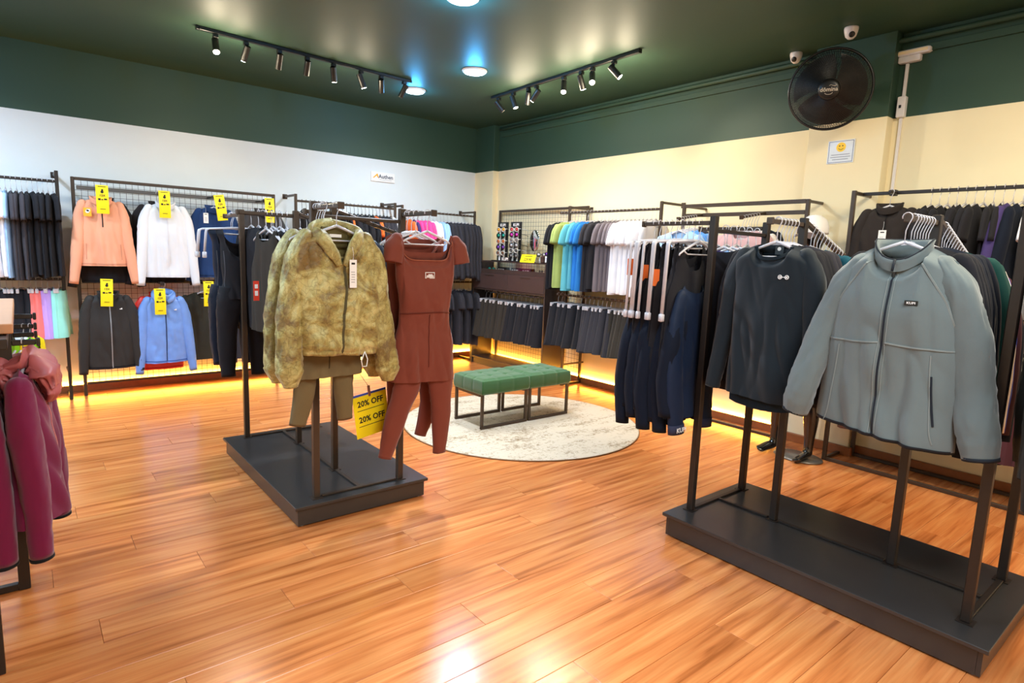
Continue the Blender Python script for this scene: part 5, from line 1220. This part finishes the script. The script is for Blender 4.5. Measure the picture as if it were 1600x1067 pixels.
# ================================================================== CEILING LIGHTS
def downlight(x, y, label, tint, p):
    t = thing('downlight', label, 'ceiling light', (x, y, ZC), 0, None)
    MB().lathe([(.001, -.0005), (.118, -.0005), (.12, -.006), (.112, -.018), (.10, -.02), (.001, -.02)], 40).build('housing', WHITEP, t, True)
    MB().lathe([(.001, -.0205), (.098, -.0205), (.094, -.026), (.001, -.028)], 40).build('diffuser', emit('downlight_glow', (225, 240, 255), 16), t, True)
    l = point('blue_halo_fill', (x, y, ZC-.09), max(p, 30)*.42, tint, .06); l.parent = None  # extra lamp added to give the blue halo on the ceiling
    a = area('downlight_beam', (x, y, ZC-.032), .17, p, (.80, .90, 1.0)); a.data.shape = 'DISK'; a.data.spread = math.radians(150)
BL = (.06, .45, 1.0)
downlight(3.485, 4.97, 'round ceiling downlight alone, above the rug', BL, 32)
downlight(3.44, 6.02, 'round ceiling downlight beside the end of the left track', BL, 16)
downlight(2.45, 3.66, 'round ceiling downlight nearest the camera, at the top picture edge', BL, 60)
downlight(-.75, 5.75, 'round ceiling downlight outside the left picture edge, above the T-shirt rack', BL, 42)
def track(label, a, b, heads, where):
    t = thing('light_track', label, 'light track', (0, 0, 0)); a, b = Vector(a), Vector(b)
    MB().beam(a, b, .034, .028, .003).build('rail', BLACKP, t)
    u = (b-a).normalized(); MB().beam(a-u*.02, a-u*.0005, .04, .034).build('end_cap', BLACKP, t)
    for i, (p, tgt, on_, lab) in enumerate(heads):
        p = Vector((p[0], p[1], a.z))
        hd = thing('track_spotlight', lab, 'spotlight', tuple(p), 0, f'spotlights on the {where} track')
        MB().box(-.02, .02, -.02, .02, -.045, -.0165, .003).build('adapter', BLACKP, hd); MB().tube([(0, 0, -.045), (0, 0, -.075)], .007, 8).build('stem', BLACKP, hd)
        d = (Vector(tgt)-(p+Vector((0, 0, -.09)))).normalized(); c = Vector((0, 0, -.095))
        MB().tube([c-d*.05, c-d*.048, c+d*.075, c+d*.08], [.022, .027, .027, .0275], 18).build('barrel', BLACKP, hd, False)
        ft = MB(); ft.tube([c+d*.0802, c+d*.083], [.024, .022], 18).build('lamp_face', emit('spot_on' , (255, 240, 205), 120 if on_ else 120) if on_ else plain('spot_off', (120, 118, 110), .2), hd)
        if on_:
            s = p+c+d*.10
            point('warm_glow_fill', tuple(p+Vector((0, 0, -.13))+d*.12), on_*.22, (1.0, .84, .58), .05)  # extra lamp added for the warm glow on the ceiling around lit heads
            spot('track_spot_lamp', tuple(s), tgt, on_, (1.0, .86, .62), 95, .025, .8)
zt = ZC-.016
HL = [((1.36, 5.63), (1.2, 4.2, .6), 45, 'lit spotlight near the left end of the left track, brightest glow'), ((1.60, 5.64), (1.3, 6.9, 1.3), 32, 'lit spotlight second from left end of the left track'),
      ((1.88, 5.65), (2.0, 7.1, 1.0), 0, 'unlit spotlight just right of the glowing pair, left track'), ((2.13, 5.66), (2.3, 7.0, 1.2), 0, 'unlit spotlight tilted, third from the right part of left track, leftmost dark one'), ((2.38, 5.67), (3.0, 6.6, 1.0), 16, 'dark spotlight with a dim beam left of the small bright one'),
      ((2.66, 5.685), (3.9, 5.8, .4), 18, 'spotlight with small bright lamp face in middle of left track'), ((2.88, 5.70), (3.6, 7.0, 1.3), 0, 'unlit spotlight between small bright one and right end, left track'), ((3.14, 5.71), (2.7, 6.6, 1.5), 0, 'spotlight at the right end of the left track')]
track('black ceiling light track with spotlights over the left wall', (1.235, 5.622, zt), (3.23, 5.726, zt), HL, 'left')
HR = [((4.19, 5.50), (5.2, 4.9, 1.8), 0, 'unlit spotlight at far end of the right track'), ((4.17, 5.22), (4.6, 4.6, 1.2), 40, 'lit spotlight near far end of the right track'), ((4.165, 4.97), (5.0, 6.2, 1.2), 0, 'unlit spotlight pointing left in the middle of the right track'), ((4.16, 4.84), (4.0, 6.6, 1.4), 25, 'dim spotlight beside the unlit one, middle of right track'),
      ((4.14, 4.42), (3.0, 3.2, .3), 28, 'lit spotlight left of the brightest pair, right track'), ((4.13, 4.18), (5.0, 4.2, 1.3), 42, 'lit spotlight, left one of the brightest pair, right track'), ((4.12, 4.03), (2.6, 2.4, .4), 30, 'lit spotlight, right one of the brightest pair, right track'), ((4.105, 3.76), (5.0, 2.7, 1.7), 46, 'lit spotlight nearest the near end of the right track')]
track('black ceiling light track with spotlights over the right wall', (4.10, 3.49, zt), (4.185, 5.62, zt), HR, 'right')
TF = [((.60, 3.72), (.5, 4.6, .6), 0, 'unlit spotlight at the top left picture edge')]
track('short black ceiling light track near the top left picture edge', (-.6, 3.70, zt), (.72, 3.74, zt), TF, 'near')
